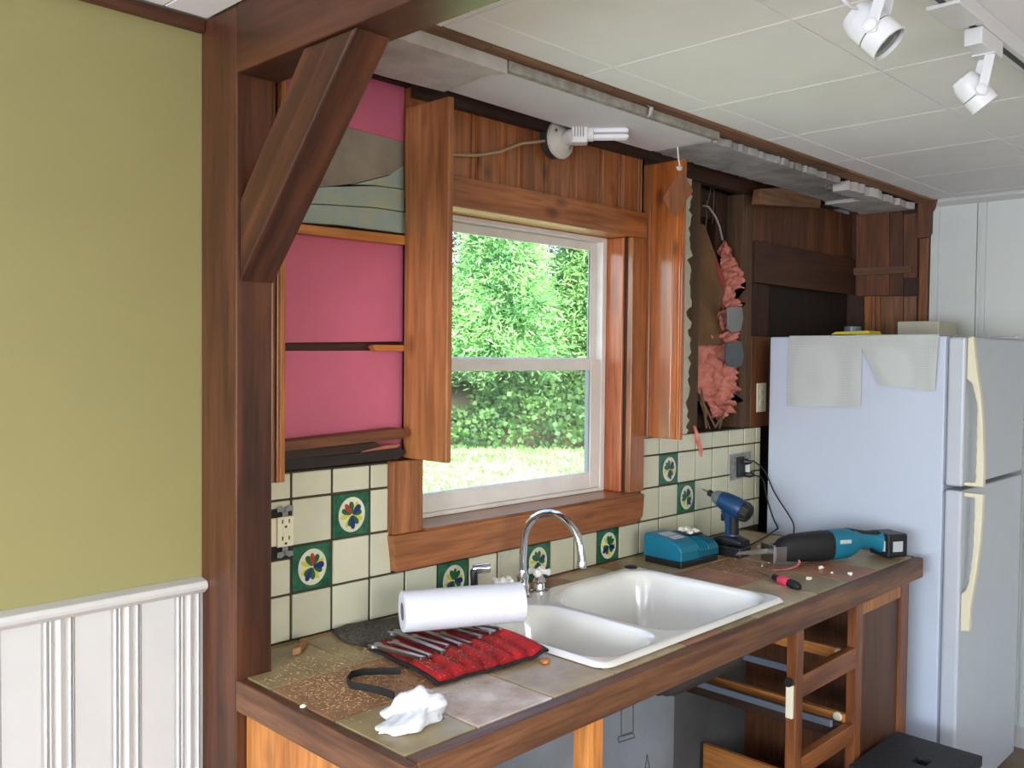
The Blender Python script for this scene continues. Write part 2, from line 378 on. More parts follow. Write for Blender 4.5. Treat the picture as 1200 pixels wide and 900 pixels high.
# ------------------------------------------------------------------ wall tiles
def zk(k): return (.917, 1.0243, 1.1337, 1.243, 1.305)[k]
g = G(); g.box(-.024, .392, .0005, .03, .80, 1.306).box(.392, 1.432, .0005, .03, .80, 1.030).box(1.432, 2.236, .0005, .03, .80, 1.306)
struct(obj('tile_backing', g, GROUT))
tb = bpy.data.objects['tile_backing']
PET = [simple('petal_green', (34, 92, 52), .25), simple('petal_blue', (28, 44, 104), .25), simple('petal_yellow', (206, 196, 70), .25), simple('petal_red', (176, 52, 36), .25), simple('petal_pale', (214, 216, 190), .25)]
def motif(c, par, rot, v):
    g = G(); y = -.0052
    n = 32; g.cur = 4
    g.prism([(c[0]+.0385*math.cos(2*PI*i/n), y, c[2]+.0425*math.sin(2*PI*i/n)) for i in range(n)], (0, .001, 0))
    def petal(a, l, w, m, r0=.003, dy=.0004):
        a += rot; g.cur = m; pts = []
        for i in range(14):
            t = 2*PI*i/14; u = r0+l*(.5-.5*math.cos(t)); q = w*math.sin(t)*(.35+.65*(u/(l+r0)))
            pts.append((c[0]+u*math.cos(a)-q*math.sin(a), y-dy, c[2]+u*math.sin(a)+q*math.cos(a)))
        g.prism(pts, (0, .0006, 0))
    for a in (205, 300, 155, 25): petal(math.radians(a), .03, .0075, 2, .004, .0003)
    for a, l, w, m, d in ((92, .031, .008, 3 if v else 0, .0006), (60, .03, .0095, 0, .0005), (122, .03, .0095, 0, .0005), (5, .03, .011, 1, .0006), (335, .027, .009, 0, .0005), (222, .027, .011, 0, .0005), (240, .034, .009, 1, .0007), (272, .028, .009, 0, .0006)):
        petal(math.radians(a), l, w, m, .002, d)
    obj('motif', g, PET, par)
tilem = {}
def wtile(x0, x1, z0, z1, deco=None, poly=None):
    gp = .0028
    if poly:
        o = obj('wall_tile', G().prism([(a, -.004, b) for a, b in poly], (0, .009, 0)), CREAM, tb, .0018, seg=2); return o
    key = (round(x1-x0, 4), round(z1-z0, 4), bool(deco))
    c = Vector(((x0+x1)/2, 0, (z0+z1)/2))
    if key not in tilem:
        hx, hz = (x1-x0)/2-.0034, (z1-z0)/2-.0027
        g = bx(c.x-hx, c.x+hx, -.0035, .0048, c.z-hz, c.z+hz)
        o = obj('decorated_tile' if deco else 'wall_tile', g, GREENT if deco else CREAM, tb, .0022, seg=2)
        for v in o.data.vertices: v.co -= c-wloc(tb)
        o.location = c-wloc(tb); tilem[key] = o
    else: o = inst(tilem[key], c, tb, 'decorated_tile' if deco else 'wall_tile')
    o.location.y += random.uniform(-.0006, .0006)
    if deco: motif(c, o, math.radians(deco[0]), deco[1])
    return o
S = .111
deco = {(1, 1): (0, 1), (2, 2): (35, 1), (5, 0): (-10, 0), (8, 0): (20, 0), (11, 0): (-25, 0), (14, 2): (40, 0), (15, 1): (70, 0)}
for k in range(4):
    for i in range(0, 20):
        x0, x1 = i*S, (i+1)*S; z0, z1 = zk(k), zk(k+1)
        if i == 0: x0 = -.0245
        if i == 19: x1 = 2.196
        if k > 0 and 4 <= i <= 12: continue
        if k > 0 and i == 3:
            if k == 1: wtile(0, 0, 0, 0, poly=[(.336, z0+.003), (.398, z0+.003), (.389, z1-.003), (.336, z1-.003)]); continue
            x1 = .391
        if k > 0 and i == 13:
            x0 = 1.446
        if i == 0 and k in (1, 2):        # the box opening left of the decorated tile
            if k == 2: wtile(x0, x1, 1.222, z1)
            else: wtile(x0, x1, z0, 1.108)
            continue
        wtile(x0, x1, z0, z1, deco.get((i, k)))
    wtile(2.198, 2.237, zk(k), zk(k+1))
# ------------------------------------------------------------------ left bay: pink boards between the removed shelves
def pyprism(px, y, dy): return G().prism([PY(a, b, y) for a, b in px], (0, dy, 0))
obj('bay_backing', bx(-.02, .479, .075, .111, 1.1, CZ), DARKW('z'), wb)
obj('stud', bx(.4565, .479, .0305, .0745, 1.0, 1.975), STUD('z'), wb)
def bayprism(px, y, dy):
    g = pyprism(px, y, dy)
    for v in g.v: v.x = max(-.018, min(v.x, .455 if v.y > -.001 else .436))
    return g
FY = .025
tag(obj('insulation_board', bayprism([(318, 60), (500, 60), (500, 172), (413, 150), (318, 128)], FY, .04), PINK, bevel=.002), 'pink foam board at the top of the bay under the drywall strip', 'foam board')
tag(obj('insulation_board', bayprism([(318, 276), (352, 274), (500, 289), (500, 401), (318, 402)], FY, .04), PINK, bevel=.002), 'square pink foam board above the dark lath gap', 'foam board')
tag(obj('insulation_board', bayprism([(318, 411), (500, 411), (500, 524), (318, 524)], FY, .04), PINK, bevel=.002), 'pink foam board just above the broken shelf board', 'foam board')
tag(obj('paper_board', bayprism([(318, 130), (413, 151), (500, 172), (500, 204), (455, 205), (415, 215), (318, 226)], FY+.004, .03), GREYB), 'grey papery board exposed in the open wall bay', 'wallboard')
blue = [[(415, 216), (455, 206), (500, 199), (500, 226), (440, 217)], [(318, 226), (383, 219), (440, 218), (500, 227), (500, 252), (440, 243), (380, 239), (318, 238)], [(318, 239), (380, 240), (440, 244), (500, 253), (500, 277), (400, 264), (318, 258)]]
for i, q in enumerate(blue):
    tag(obj('torn_paper_strip', bayprism(q, FY+.002-.004*i, .02), BLUEP, bevel=.001), ['small torn wedge of pale blue paper below the grey board', 'middle strip of pale blue torn paper in the open bay', 'lowest strip of pale blue torn paper above the wood nailer'][i], 'torn paper')
tag(obj('nailer_strip', bayprism([(350, 262), (500, 279), (500, 290), (350, 273), (318, 272), (318, 262)], -.004, .027), PALEPINE('x'), bevel=.002), 'pale wooden strip nailed across the bay below blue paper', 'wood strip')
tag(obj('lath_strip', bayprism([(318, 402.5), (500, 402.5), (500, 410.5), (318, 410.5)], FY+.012, .03), DARKW('x')), 'dark horizontal lath between the two large pink boards', 'wood strip')
tag(obj('wood_shim', bayprism([(437, 406), (441, 404), (474, 404.5), (474, 411.5), (441, 411.5)], .001, .022), PALEPINE('x'), bevel=.001), 'short pointed wooden shim over the dark lath gap', 'shim')
s1 = thing('broken_shelf_board', 'broken brown shelf board hanging over the upper tile row', 'board', (.26, -.02, 1.31))
g = G(); g.prism([PY(334, 517.5, -.03), PY(472, 502, -.045), PY(479, 509.5, -.045), PY(471, 514.5, -.045), PY(334, 529, -.03)], (0, .05, 0)); obj('board', g, BROWNW('x'), s1, .002)
g = G(); g.prism([PY(330, 529, -.02), PY(440, 518.5, -.03), PY(452, 522, -.03), PY(420, 530, -.025), PY(330, 539, -.02)], (0, .042, 0)); obj('cleat', g, DARKW('x'), s1)
g = G(); g.prism([PY(330, 539, -.022), PY(420, 531, -.022), PY(436, 528, -.022), PY(468, 524, -.022), PY(476, 530, -.022), PY(466, 538, -.022), PY(400, 545, -.022), PY(330, 552.5, -.022)], (0, .03, 0)); obj('torn_edge', g, simple('dark_torn_wood', (38, 28, 24), .7, var=.3, vs=30, bmp=1.0, bs=60), s1)  # dark torn wood along the lower edge
g = G(); g.prism([PY(424, 530, -.024), PY(433, 523, -.024), PY(470, 521, -.024), PY(465, 524.5, -.024), PY(436, 528, -.024)], (0, .008, 0)); obj('splinter', g, simple('raw_split_wood', (176, 104, 80), .8), s1)
# fluted moulding beside the post
md = thing('fluted_moulding', 'pine moulding strip standing between the post and pink boards', 'moulding', (.062, -.03, 1.288))
for a, b, y0 in ((.044, .0535, -.028), (.0545, .063, -.033), (.0645, .078, -.03)):
    obj('fillet', bx(a, b, y0, -.008, 1.288, 2.255), PINE('z') if a < .06 else PALEPINE('z'), md, .0025)
obj('backing_strip', bx(.03, .085, .0, .02, 1.31, 2.255), DARKW('z'), wb)
# ------------------------------------------------------------------ window casing, jambs, sill
def trim(n, g, m, bev=.003): return struct(obj('trim_%d' % n, g, m, bevel=bev))
trim(4, bx(.456, 1.437, -.022, .0, 1.963, 2.046), PINE('x'))                                   # head casing
trim(5, G().box(.389, .487, -.022, .004, 1.124, 1.309), PINE('z'))                             # lower left casing
trim(6, bx(.457, .487, -.02, .004, 1.3095, 1.9625), PINE('z'))
trim(7, bx(1.362, 1.4385, -.022, .0, 1.132, 1.9625), PINE('z'))                                # right casing
trim(8, G().prism([(.385, -.027, 1.1235), (.399, -.027, 1.031), (1.398, -.027, 1.031), (1.43, -.027, 1.05), (1.437, -.027, 1.1235)], (0, .031, 0)), PINE('x'))   # apron
trim(9, bx(.487, 1.4, -.034, .106, 1.1245, 1.132), PINE('x'), .002)                            # sill
trim(10, bx(1.35, 1.3605, .008, .11, 1.1325, 1.962), wood('red_pine_jamb', (156, 80, 44), (204, 122, 72), 'z', .26, .7, 12, .4))
trim(11, bx(.48, .487, .0045, .11, 1.1325, 1.962), PINE('z'))
trim(12, bx(.488, 1.3605, .0005, .111, 1.9635, 1.975), PALEPINE('x'), .001)
trim(13, bx(1.3615, 1.372, .0005, .111, 1.132, 1.962), DARKW('z'), .001)
# the boards above the window
xs = [.456, .565, .69, .80, .868, .985, 1.10, 1.228, 1.335, 1.44]
for a, b in zip(xs[:-1], xs[1:]):
    pr = [(a+.001, .03), (a+.001, .005), (a+.004, .001), (b-.03, .001), (b-.028, .005), (b-.024, .005), (b-.022, .0015), (b-.014, .0015), (b-.012, .005), (b-.008, .005), (b-.006, .001), (b-.003, .002), (b-.001, .005), (b-.001, .03)]
    obj('plank', G().prism([(x, y, 1.976) for x, y in pr], (0, 0, .274)), PINE('z'), wb)
obj('top_plate', bx(-.02, RX1-.001, -.0, .03, 2.226, CZ), DARKW('x'), wb).location.z += .026
obj('plate_strip', bx(.455, 1.68, -.03, .0, 2.222, CZ-.001), DARKW('x'), wb)
# ------------------------------------------------------------------ window_1
win = struct(obj('window_1', G().box(WX0, WX0+.022, .075, .111, 1.1325, 1.9625).box(1.328, 1.3495, .075, .111, 1.1325, 1.9625).box(WX0+.022, 1.328, .075, .111, 1.1325, 1.145).box(WX0+.022, 1.328, .075, .111, 1.948, 1.9625), VINYL, bevel=.002))
def sash(name, x0, x1, z0, z1, y0, y1, st, bt, tp):
    s_ = obj(name, G().box(x0, x0+st, y0, y1, z0, z1).box(x1-st, x1, y0, y1, z0, z1).box(x0+st, x1-st, y0, y1, z0, z0+bt).box(x0+st, x1-st, y0, y1, z1-tp, z1), VINYL, win, .003)
    obj('pane', bx(x0+st-.004, x1-st+.004, (y0+y1)/2-.002, (y0+y1)/2+.002, z0+bt-.004, z1-tp+.004), glassmat('window_glass'), s_)
    for r in ((x0+st, x0+st+.006, z0+bt, z1-tp), (x1-st-.006, x1-st, z0+bt, z1-tp)): obj('glazing_bead', bx(r[0], r[1], y0+.003, y1-.003, r[2], r[3]), simple('grey_glazing_bead', (150, 156, 160), .5), s_)
sash('lower_sash', .51, 1.327, 1.1455, 1.566, .078, .1, .05, .052, .036)
m_, nt_, b_ = _mat('insect_screen_mesh'); tr__ = N(nt_, 'ShaderNodeBsdfTransparent'); mx_ = N(nt_, 'ShaderNodeMixShader'); mx_.inputs[0].default_value = .26
b_.inputs['Base Color'].default_value = (.07, .08, .07, 1); b_.inputs['Roughness'].default_value = .8
nt_.links.new(tr__.outputs[0], mx_.inputs[1]); nt_.links.new(b_.outputs[0], mx_.inputs[2]); nt_.links.new(mx_.outputs[0], nt_.nodes['Material Output'].inputs[0])
obj('insect_screen', bx(.49, 1.357, .118, .1184, 1.13, 1.55), m_, win)
sash('upper_sash', .51, 1.327, 1.54, 1.9475, .101, .1105, .03, .03, .028)
# ------------------------------------------------------------------ cabinet end panels beside the window
tag(obj('cabinet_end_panel', bx(.437, .4535, -.165, -.0005, 1.314, 2.192), wood('end_panel_pine', (142, 86, 48), (192, 128, 76), 'z', .42, .6, 10, kc=(60, 26, 12)), bevel=.003), 'plain pine cabinet side panel standing out between pink boards and window', 'panel')
ep = thing('cabinet_end_panel', 'grooved pine cabinet side panel standing out between window and open stud bay', 'panel', (1.448, -.08, 1.311))
def zext(pts, z0, z1): return G().prism([(x, y, z0) for x, y in pts], (0, 0, z1-z0))
PG = wood('glossy_pine', (150, 76, 30), (200, 118, 56), 'z', .24, .7, 10, .5)
obj('plank', bx(1.4405, 1.457, -.032, -.0005, 1.312, 2.205), PINE('z'), ep, .002)
obj('plank', bx(1.4415, 1.457, -.119, -.0325, 1.311, 2.205), PG, ep, .002)
pr = [(1.457, -.1195), (1.443, -.1195), (1.4405, -.1215), (1.4405, -.125), (1.4435, -.127), (1.4435, -.129), (1.4405, -.131), (1.4395, -.1345), (1.4405, -.139), (1.4445, -.141), (1.4445, -.143), (1.4405, -.145), (1.4405, -.149), (1.444, -.151), (1.444, -.153), (1.4415, -.1545), (1.4415, -.157), (1.457, -.157)]
obj('bead_plank', zext(pr, 1.311, 2.205), PG, ep)
# ------------------------------------------------------------------ right bay: torn plaster, studs, insulation
pts = [(1.46, 1.306), ]
z = 1.306; rr = random.Random(3)
while z < 2.2:
    pts.append((1.722+rr.uniform(-.014, .012)-(.012 if rr.random() < .2 else 0), z)); z += rr.uniform(.008, .02)
pts += [(1.72, 2.2), (1.46, 2.2)]
tag(obj('plaster_strip', G().prism([(a, -.004, b) for a, b in pts], (0, .012, 0)), PLASTER), 'off-white torn plaster strip with ragged edge beside the grooved panel', 'plaster')
obj('plaster_core', bx(1.46, 1.738, .009, .024, 1.307, 2.2), simple('brown_plaster_core', (92, 74, 52), .9, bmp=.6), wb)
def studo(x0, x1, y0, z0, z1, m=None): return obj('stud', bx(x0, x1, y0, .11, z0, z1), m or STUD('z'), wb, .003)
studo(1.739, 1.797, .006, 1.306, 2.2)
studo(2.09, 2.165, .006, 1.306, 2.2)
studo(1.985, 2.05, .06, 1.9, 2.2, DARKW('z'))
obj('bay_header', bx(1.8, 2.085, .075, .11, 2.1, 2.2), DARKW('x'), wb)
obj('bay_header', bx(1.46, 2.3, -.004, .03, 2.2005, CZ), DARKW('x'), wb)
obj('bay_sill', bx(1.795, 2.09, .02, .11, 1.29, 1.306), STUD('x'), wb)
kf = thing('kraft_facing', 'brown kraft paper facing with a red printed patch in the stud bay', 'paper', (1.9, .06, 1.62))
def kraft(u, v):
    x = 1.799+u*.19; z = 1.62+v*(.44-.2*max(0, u-.35)/.65); return (x, .026-.01*math.sin(u*3+v*4)-.006*math.sin(v*9), z)
obj('sheet', G().grid(kraft, 14, 20), KRAFT, kf, smooth=60)
REDP = simple('red_print', (150, 62, 50), .8)
for a, b in ((.985, .03), (.93, .035)):
    z = 1.62+.33*a
    g = G(); q = [kraft(u, v) for u, v in ((.68, a), (.98, a-.05), (.98, a-.05-b*2.2), (.68, a-b*2.0))]; g.prism([(x, y-.003, zz) for x, y, zz in q], (0, .001, 0)); obj('print_patch', g, REDP, kf)
def insul(label, rows, y0, seed):
    rows = [(PY(a, y, .02), PY(b, y, .02)) for y, a, b in rows]; n = len(rows)
    def ed(v):
        k = min(n-1.0001, v*(n-1)); i = int(k); f = k-i; return rows[i][0].lerp(rows[i+1][0], f), rows[i][1].lerp(rows[i+1][1], f)
    def fr(u, v, sgn=1):
        a, b = ed(v); w_ = b.x-a.x; z = a.lerp(b, u).z
        q = Vector((u*w_*14, v*9, seed)); nz = noise.turbulence(q*1.3, 4, False); n2 = noise.noise(Vector((u*3, v*6, seed+4)))
        e = min(1, min(u, 1-u)*5)*min(1, min(v, 1-v)*12)
        x = max(1.8005, min(2.087, a.x+w_*u+.012*noise.noise(Vector((v*30, u*3, seed)))*(1 if .03 < v < .97 else 0)))
        return Vector((x, max(-.011, y0-(.055*nz+.02*n2+.004)*e**.6) if sgn > 0 else y0+.03, z+.022*noise.noise(Vector((u*11, v*9, seed+8)))))
    g = G(); g.grid(fr, 40, 60); g.grid(lambda u, v: fr(u, v, -1), 40, 60)
    return tag(obj('fibreglass_batt', g, INSUL, smooth=180), label, 'insulation')
insul('tattered strip of pink fibreglass hanging beside the red printed patch', [(283, 852, 854), (298, 849, 861), (306, 848, 863), (316, 849, 868), (325, 850, 870), (333, 847, 873), (345, 847, 874), (355, 850, 872), (362, 853, 866), (372, 845, 853), (388, 849, 856)], .034, 1.5)
insul('large fluffy pink fibreglass batt at the bottom of the stud bay', [(383, 862, 874), (391, 822, 877), (400, 818, 874), (420, 818, 872), (440, 819, 874), (455, 820, 876), (466, 827, 877), (475, 834, 870), (484, 838, 854), (490, 843, 849)], .036, 6.2)
for pxs, lab in (([(853, 361), (856, 359.5), (870, 360), (871, 374), (868, 388), (858, 390), (853, 385)], 'upper grey metal plate nestled in pink fibreglass'), ([(852, 402), (868, 399.5), (870, 404), (872, 415), (870, 428), (864, 431), (853, 429), (850, 421)], 'lower dark grey metal plate nestled in pink fibreglass')):
    tag(obj('metal_plate', pyprism(pxs, -.012, .006), simple('plate_'+lab[:5], (150, 152, 154) if 'upper' in lab else (92, 100, 104), .45, metal=.3), bevel=.001), lab, 'plate')
g = G(); g.tube([PY(824, 241, .04), PY(830, 242, .035), PY(838, 253, .03), PY(843, 265, .03), PY(846.5, 281, .045)], .0045, 8, flat=.6)
tag(obj('cable', g, simple('dirty_white_cable', (196, 190, 174), .6), smooth=60), 'curved white cable sagging in the top of the stud bay', 'cable')
for i, (a, b) in enumerate((((834, 212), (829, 240)), ((828, 236), (827, 270)), ((837, 215), (835, 262)))):
    g = G(); g.tube([PY(*a, .05), PY((a[0]+b[0])/2+.6, (a[1]+b[1])/2, .055), PY(*b, .06)], .002, 6)
    tag(obj('thin_wire', g, simple('dull_grey_wire', (112, 108, 96), .6)), 'thin dull wire dangling from the top of the stud bay', 'wire', 'wires in the stud bay')
for i, (a, b, r) in enumerate((((817, 458), (838, 500), .004), ((822, 455), (828, 502), .005), ((850, 482), (838, 501), .005), ((856, 478), (878, 497), .006), ((848, 480), (843, 503), .004), ((820, 470), (832, 503), .003))):
    A = PY(*a, .03); B = PY(*b, .012); B.z = max(B.z, 1.311)
    g = G(); g.tube([A, (A+B)/2, B], [r*.7, r, r*.8], 6)
    tag(obj('wood_splint', g, simple('splint_wood', (132, 108, 78), .8, var=.2) if i != 3 else PALEPINE('z')), 'thin wooden splint leaning under the large pink batt' if i != 3 else 'pale splint leaning against the second stud', 'splint', 'splints under the batt' if i != 3 else None)
g = G(); g.tube([PY(813, 499, -.006), PY(816, 507, -.012), PY(818, 517, -.012), PY(821, 527, -.011), PY(822, 535, -.011)], [.006, .008, .01, .009, .003], 8, flat=.4)
tag(obj('fibreglass_tuft', g, INSUL, smooth=60), 'thin pink fibreglass tuft dangling over the wall tiles', 'insulation')
# ------------------------------------------------------------------ wooden alcove above the refrigerator
obj('alcove_backing', bx(2.166, RX1-.001, .0305, .111, 1.0, 2.226), wood('dark_ply', (26, 16, 11), (44, 28, 18), 'z', .7, .2), wb)  # recessed dark wood behind the alcove boards
xs = [2.168, 2.32, 2.47, 2.63, 2.78, 2.93, 3.0635]
for i, (a, b) in enumerate(zip(xs[:-1], xs[1:])): obj('plank', bx(a+.0008, b-.0008, .012, .03, 2.005, 2.23), BROWNW('z'), wb, .001)
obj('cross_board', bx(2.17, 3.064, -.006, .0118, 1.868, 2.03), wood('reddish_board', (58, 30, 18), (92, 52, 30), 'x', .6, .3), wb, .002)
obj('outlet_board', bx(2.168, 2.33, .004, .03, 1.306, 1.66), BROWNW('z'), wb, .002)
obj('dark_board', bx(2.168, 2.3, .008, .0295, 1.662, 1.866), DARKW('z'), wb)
ar = struct(obj('alcove_return', bx(RX1-.006, RX1-.0005, -.334, .03, 1.0, CZ-.002), DARKW('z')))
def pxprism(px, x, dx): return G().prism([PX(a, b, x) for a, b in px], (dx, 0, 0))
obj('plank', pxprism([(1003.5, 251), (1042, 248), (1042, 346), (1003, 347)], RX1-.016, .0095), BROWNW('z'), ar, .001)
obj('plank', pxprism([(1042.5, 248), (1058, 247), (1058, 346), (1042.5, 346)], RX1-.016, .0095), wood('return_board', (74, 42, 24), (104, 62, 35), 'z', .6, .3), ar, .001)
obj('plank', pxprism([(1058.5, 252), (1075, 249), (1075, 325), (1058.5, 326)], RX1-.016, .0095), BROWNW('z'), ar, .001)
for a, b in ((1013, 1021), (1022, 1025), (1026, 1031), (1032, 1058), (1059, 1074)):
    obj('plank', pxprism([(a, 347.5), (b, 347), (b, 392), (a, 392)], RX1-.014, .0075), PINE('z') if b < 1032 else wood('pale_return', (120, 78, 48), (160, 112, 74), 'z', .5, .3), ar, .001)
obj('cleat', pxprism([(1000, 314), (1068, 311.5), (1068, 319.5), (1000, 322.5)], RX1-.03, .013), TRIMW('y'), ar, .001)
tag(obj('corner_trim', bx(RX1-.03, RX1-.0065, -.334, -.298, 1.0, CZ-.03), wood('corner_pine', (112, 66, 32), (158, 100, 54), 'z', .5, .3), bevel=.003), 'vertical wooden corner trim between alcove and white boards', 'trim')
tag(obj('trim_block', G().prism([(RX1-.0065, -.29, 2.1), (RX1-.0065, -.29, CZ-.002), (RX1-.0065, -.37, CZ-.002), (RX1-.0065, -.345, 2.21), (RX1-.0065, -.345, 2.12), (RX1-.0065, -.335, 2.1)], (-.035, 0, 0)), BROWNW('z'), bevel=.002), 'brown shaped wood block capping the corner trim at the ceiling', 'block')
bpy.data.objects['corner_trim'].scale.z = (2.0995-1.0)/(CZ-.03-1.0)
tag(obj('wood_block', pyprism([(893, 221), (965, 217), (961, 244), (890, 239)], -.07, .035), TRIMW('x'), bevel=.002), 'pale wood block nailed under the ceiling above the alcove', 'block')
# outlet plate on the alcove board
def duplex(name, label, x, z, y, m, w=.07, h=.114):
    t = thing(name, label, 'outlet', (x, y, z-h/2))
    p = obj('plate', bx(x-w/2, x+w/2, y-.005, y, z-h/2, z+h/2), m, t, .002)
    for s in (-1, 1):
        g = G(); g.prism([(x+.017*math.cos(2*PI*i/20), y-.0075, z+s*.02+.0145*math.sin(2*PI*i/20)) for i in range(20)], (0, .0026, 0)); f = obj('receptacle', g, m, t)
        g = G(); g.box(x-.0085, x-.006, y-.0078, y-.0074, z+s*.02-.002, z+s*.02+.007).box(x+.006, x+.0085, y-.0078, y-.0074, z+s*.02-.002, z+s*.02+.006).box(x-.002, x+.002, y-.0078, y-.0074, z+s*.02-.009, z+s*.02-.005)
        obj('slot', g, BLACKP, f)
    return t
duplex('wall_outlet', 'ivory wall outlet on brown board beside the refrigerator', 2.243, 1.42, .004, IVORY)
# ------------------------------------------------------------------ strip between the tiled ceiling and the window wall
for i, (a, b) in enumerate(((-.008, .395), (.397, .83), (.832, 2.2), (2.202, 3.035))):
    obj('furring_board', bx(a, b, -.352, -.285, CZ-.006, CZ+.006), TRIMW('x'), ce, .001)
obj('soffit_board', bx(-.0, RX1-.001, -.284, .0, CZ+.001, CZ+.0075), DARKW('x'), ce)
def ragged(x0, x1, y0, y1, amp, seed, step=.02):
    r = random.Random(seed); pts = []; x = x0
    while x < x1: pts.append((x, y0+r.uniform(-amp, amp))); x += step*r.uniform(.6, 1.4)
    pts.append((x1, y0)); x = x1; pts.append((x1, y1))
    while x > x0: x -= step*r.uniform(.6, 1.4); pts.append((max(x, x0), y1+r.uniform(-amp, amp)))
    return pts
DRYD = simple('drywall_grey_paper', (178, 180, 180), .9, alt=(140, 136, 128), vs=8, bmp=.5, bs=40)  # greyer, rougher paper for the darker drywall pieces
def strip(pts, z0, z1, m, label, edge=None):
    t = thing('drywall_strip', label, 'drywall', (sum(p[0] for p in pts)/len(pts), -.2, z0))
    obj('panel', G().prism([(a, b, z0) for a, b in pts], (0, 0, z1-z0)), m, t)
    if edge: obj('edge_bead', bx(*edge), simple('grey_edge_bead', (168, 166, 158), .7, alt=(140, 132, 118), vs=30), t, .003)
strip([(.0, -.318), (.478, -.318), (.474, -.3), (.455, -.27), (.47, -.2), (.478, -.1), (.3, -.09), (.0, -.1)], 2.222, CZ-.007, DRYW, 'stained drywall strip under the ceiling beside the beam')
strip([(.482, -.3), (1.383, -.3), (1.383, -.07), (.9, -.075), (.482, -.09)], 2.232, CZ-.007, simple('bright_drywall', (224, 224, 224), .8, var=.02), 'smooth white drywall strip under the ceiling above the window', (.482, 1.383, -.322, -.3005, 2.229, CZ-.007))
strip(ragged(1.387, 2.28, -.285, -.075, .006, 4), 2.23, CZ-.007, DRYD, 'ragged grey drywall strip under the ceiling above the stud bay')
strip(ragged(2.285, 2.62, -.20, -.06, .01, 9), 2.232, CZ-.007, DRYD, 'short ragged drywall scrap above the alcove boards')
strip(ragged(2.36, 2.66, -.285, -.215, .01, 11), 2.218, CZ-.007, DRYW, 'chipped white drywall lump at the ceiling edge above the alcove')
strip(ragged(2.67, 3.03, -.27, -.05, .01, 15), 2.225, CZ-.007, DRYW, 'broken drywall scrap in the ceiling corner above the alcove')
g = G(); g.tube([(1.01, -.325, CZ-.004), (1.012, -.338, CZ-.012), (1.016, -.33, CZ-.03), (1.014, -.323, CZ-.034)], [.004, .01, .009, .005], 8, flat=.4)
tag(obj('paper_scrap', g, DRYW, smooth=60), 'small torn paper scrap hanging at the furring board joint', 'scrap')
# ------------------------------------------------------------------ fluorescent lamp fixture above the window
fx = Vector((.955, -.0, 2.165))
fc = PY(655, 164, -.03)
t = thing('lamp_fixture', 'round white ceramic lamp holder with bare fluorescent bulb above the window', 'lamp', (fc.x, 0, fc.z-.06))
obj('junction_box', G().lathe([(.052, 0), (.052, .03)], (fc.x, -.0005, fc.z), (0, -1, 0), 16), simple('dark_grey_box', (58, 58, 54), .6), t, .002)
pl = obj('base_plate', G().lathe([(.054, .0305), (.056, .034), (.054, .04), (.035, .046), (.03, .052), (.02, .055)], (fc.x, 0, fc.z), (0, -1, 0), 28), simple('grey_porcelain', (206, 202, 190), .35), t, smooth=40)
for a in (-1, 1): obj('screw', G().lathe([(.005, .0), (.005, .003)], (fc.x+a*.03, -.0445, fc.z-a*.02), (0, -1, 0), 10), STEEL, pl)
ax = Vector((.62, -.74, -.0)).normalized()
e0 = Vector((fc.x, -.055, fc.z)); e1 = e0+ax*.03+Vector((0, 0, .012))
mt = Matrix.Translation(e1) @ ax.to_track_quat('X', 'Z').to_matrix().to_4x4()
obj('socket', G().tube([e0, e0+Vector((0, -.012, 0)), e1], [.02, .022, .02], 14), WHITE, t, smooth=40)
obj('ballast', G().box(-.012, .034, -.024, .024, -.028, .034).xf(mt), simple('bulb_plastic_white', (232, 232, 230), .4, var=.02), t, .005)
gv = G()
for i in range(4): gv.box(-.004+.008*i, -.001+.008*i, -.025, -.0235, -.012, .018)
obj('vent_slot', gv.xf(mt), simple('grey_slot', (140, 140, 140), .7), t)
obj('collar', G().lathe([(.018, .033), (.021, .036), (.021, .05), (.018, .052)], (0, 0, 0), (1, 0, 0), 16).xf(mt), simple('bulb_plastic_white', (232, 232, 230), .4), t, smooth=40)
for a, b in ((-.009, -.009), (.009, -.009), (-.009, .009), (.009, .009)): obj('bulb_tube', G().tube([(.052, a, b), (.10, a, b), (.143, a, b), (.15, a*.8, b*.8)], [.0075, .0075, .0075, .004], 10).xf(mt), simple('white_bulb_glass', (244, 246, 248), .15, var=.01), t, smooth=50)
g = G(); g.tube([Vector((fc.x-.05, -.018, fc.z-.01)), PY(612, 168, -.02), PY(585, 178, -.015), PY(560, 182, -.012), PY(527, 181, -.01), Vector((.46, -.012, 2.118))], .0045, 8)
tag(obj('cable', g, simple('grubby_cable', (178, 150, 116), .6), smooth=60), 'beige cable running from the lamp fixture across pine boards', 'cable')
# hanging wood block on a string
t = thing('hanging_block', 'small brown wood block hanging on a white string from the ceiling', 'block', (1.47, -.19, 2.0))
HY = -.19
obj('string', G().tube([PY(794, 172, HY), PY(795, 185, HY), PY(796.5, 194, HY)], .0025, 8), simple('white_string', (222, 220, 212), .8), t)
obj('knot', G().blob(PY(796, 197, HY), .008, .5, 3, 2, 1, (1.2, 1, .8)), simple('white_string', (222, 220, 212), .8), t)
q = [PY(797, 200, HY), PY(809, 223, HY), PY(788.5, 254, HY), PY(776, 232, HY)]
obj('block', G().prism(q, Vector((.0165, -.001, .0))), wood('block_wood', (140, 86, 50), (176, 112, 68), 'z', .6, 0), t, .002)
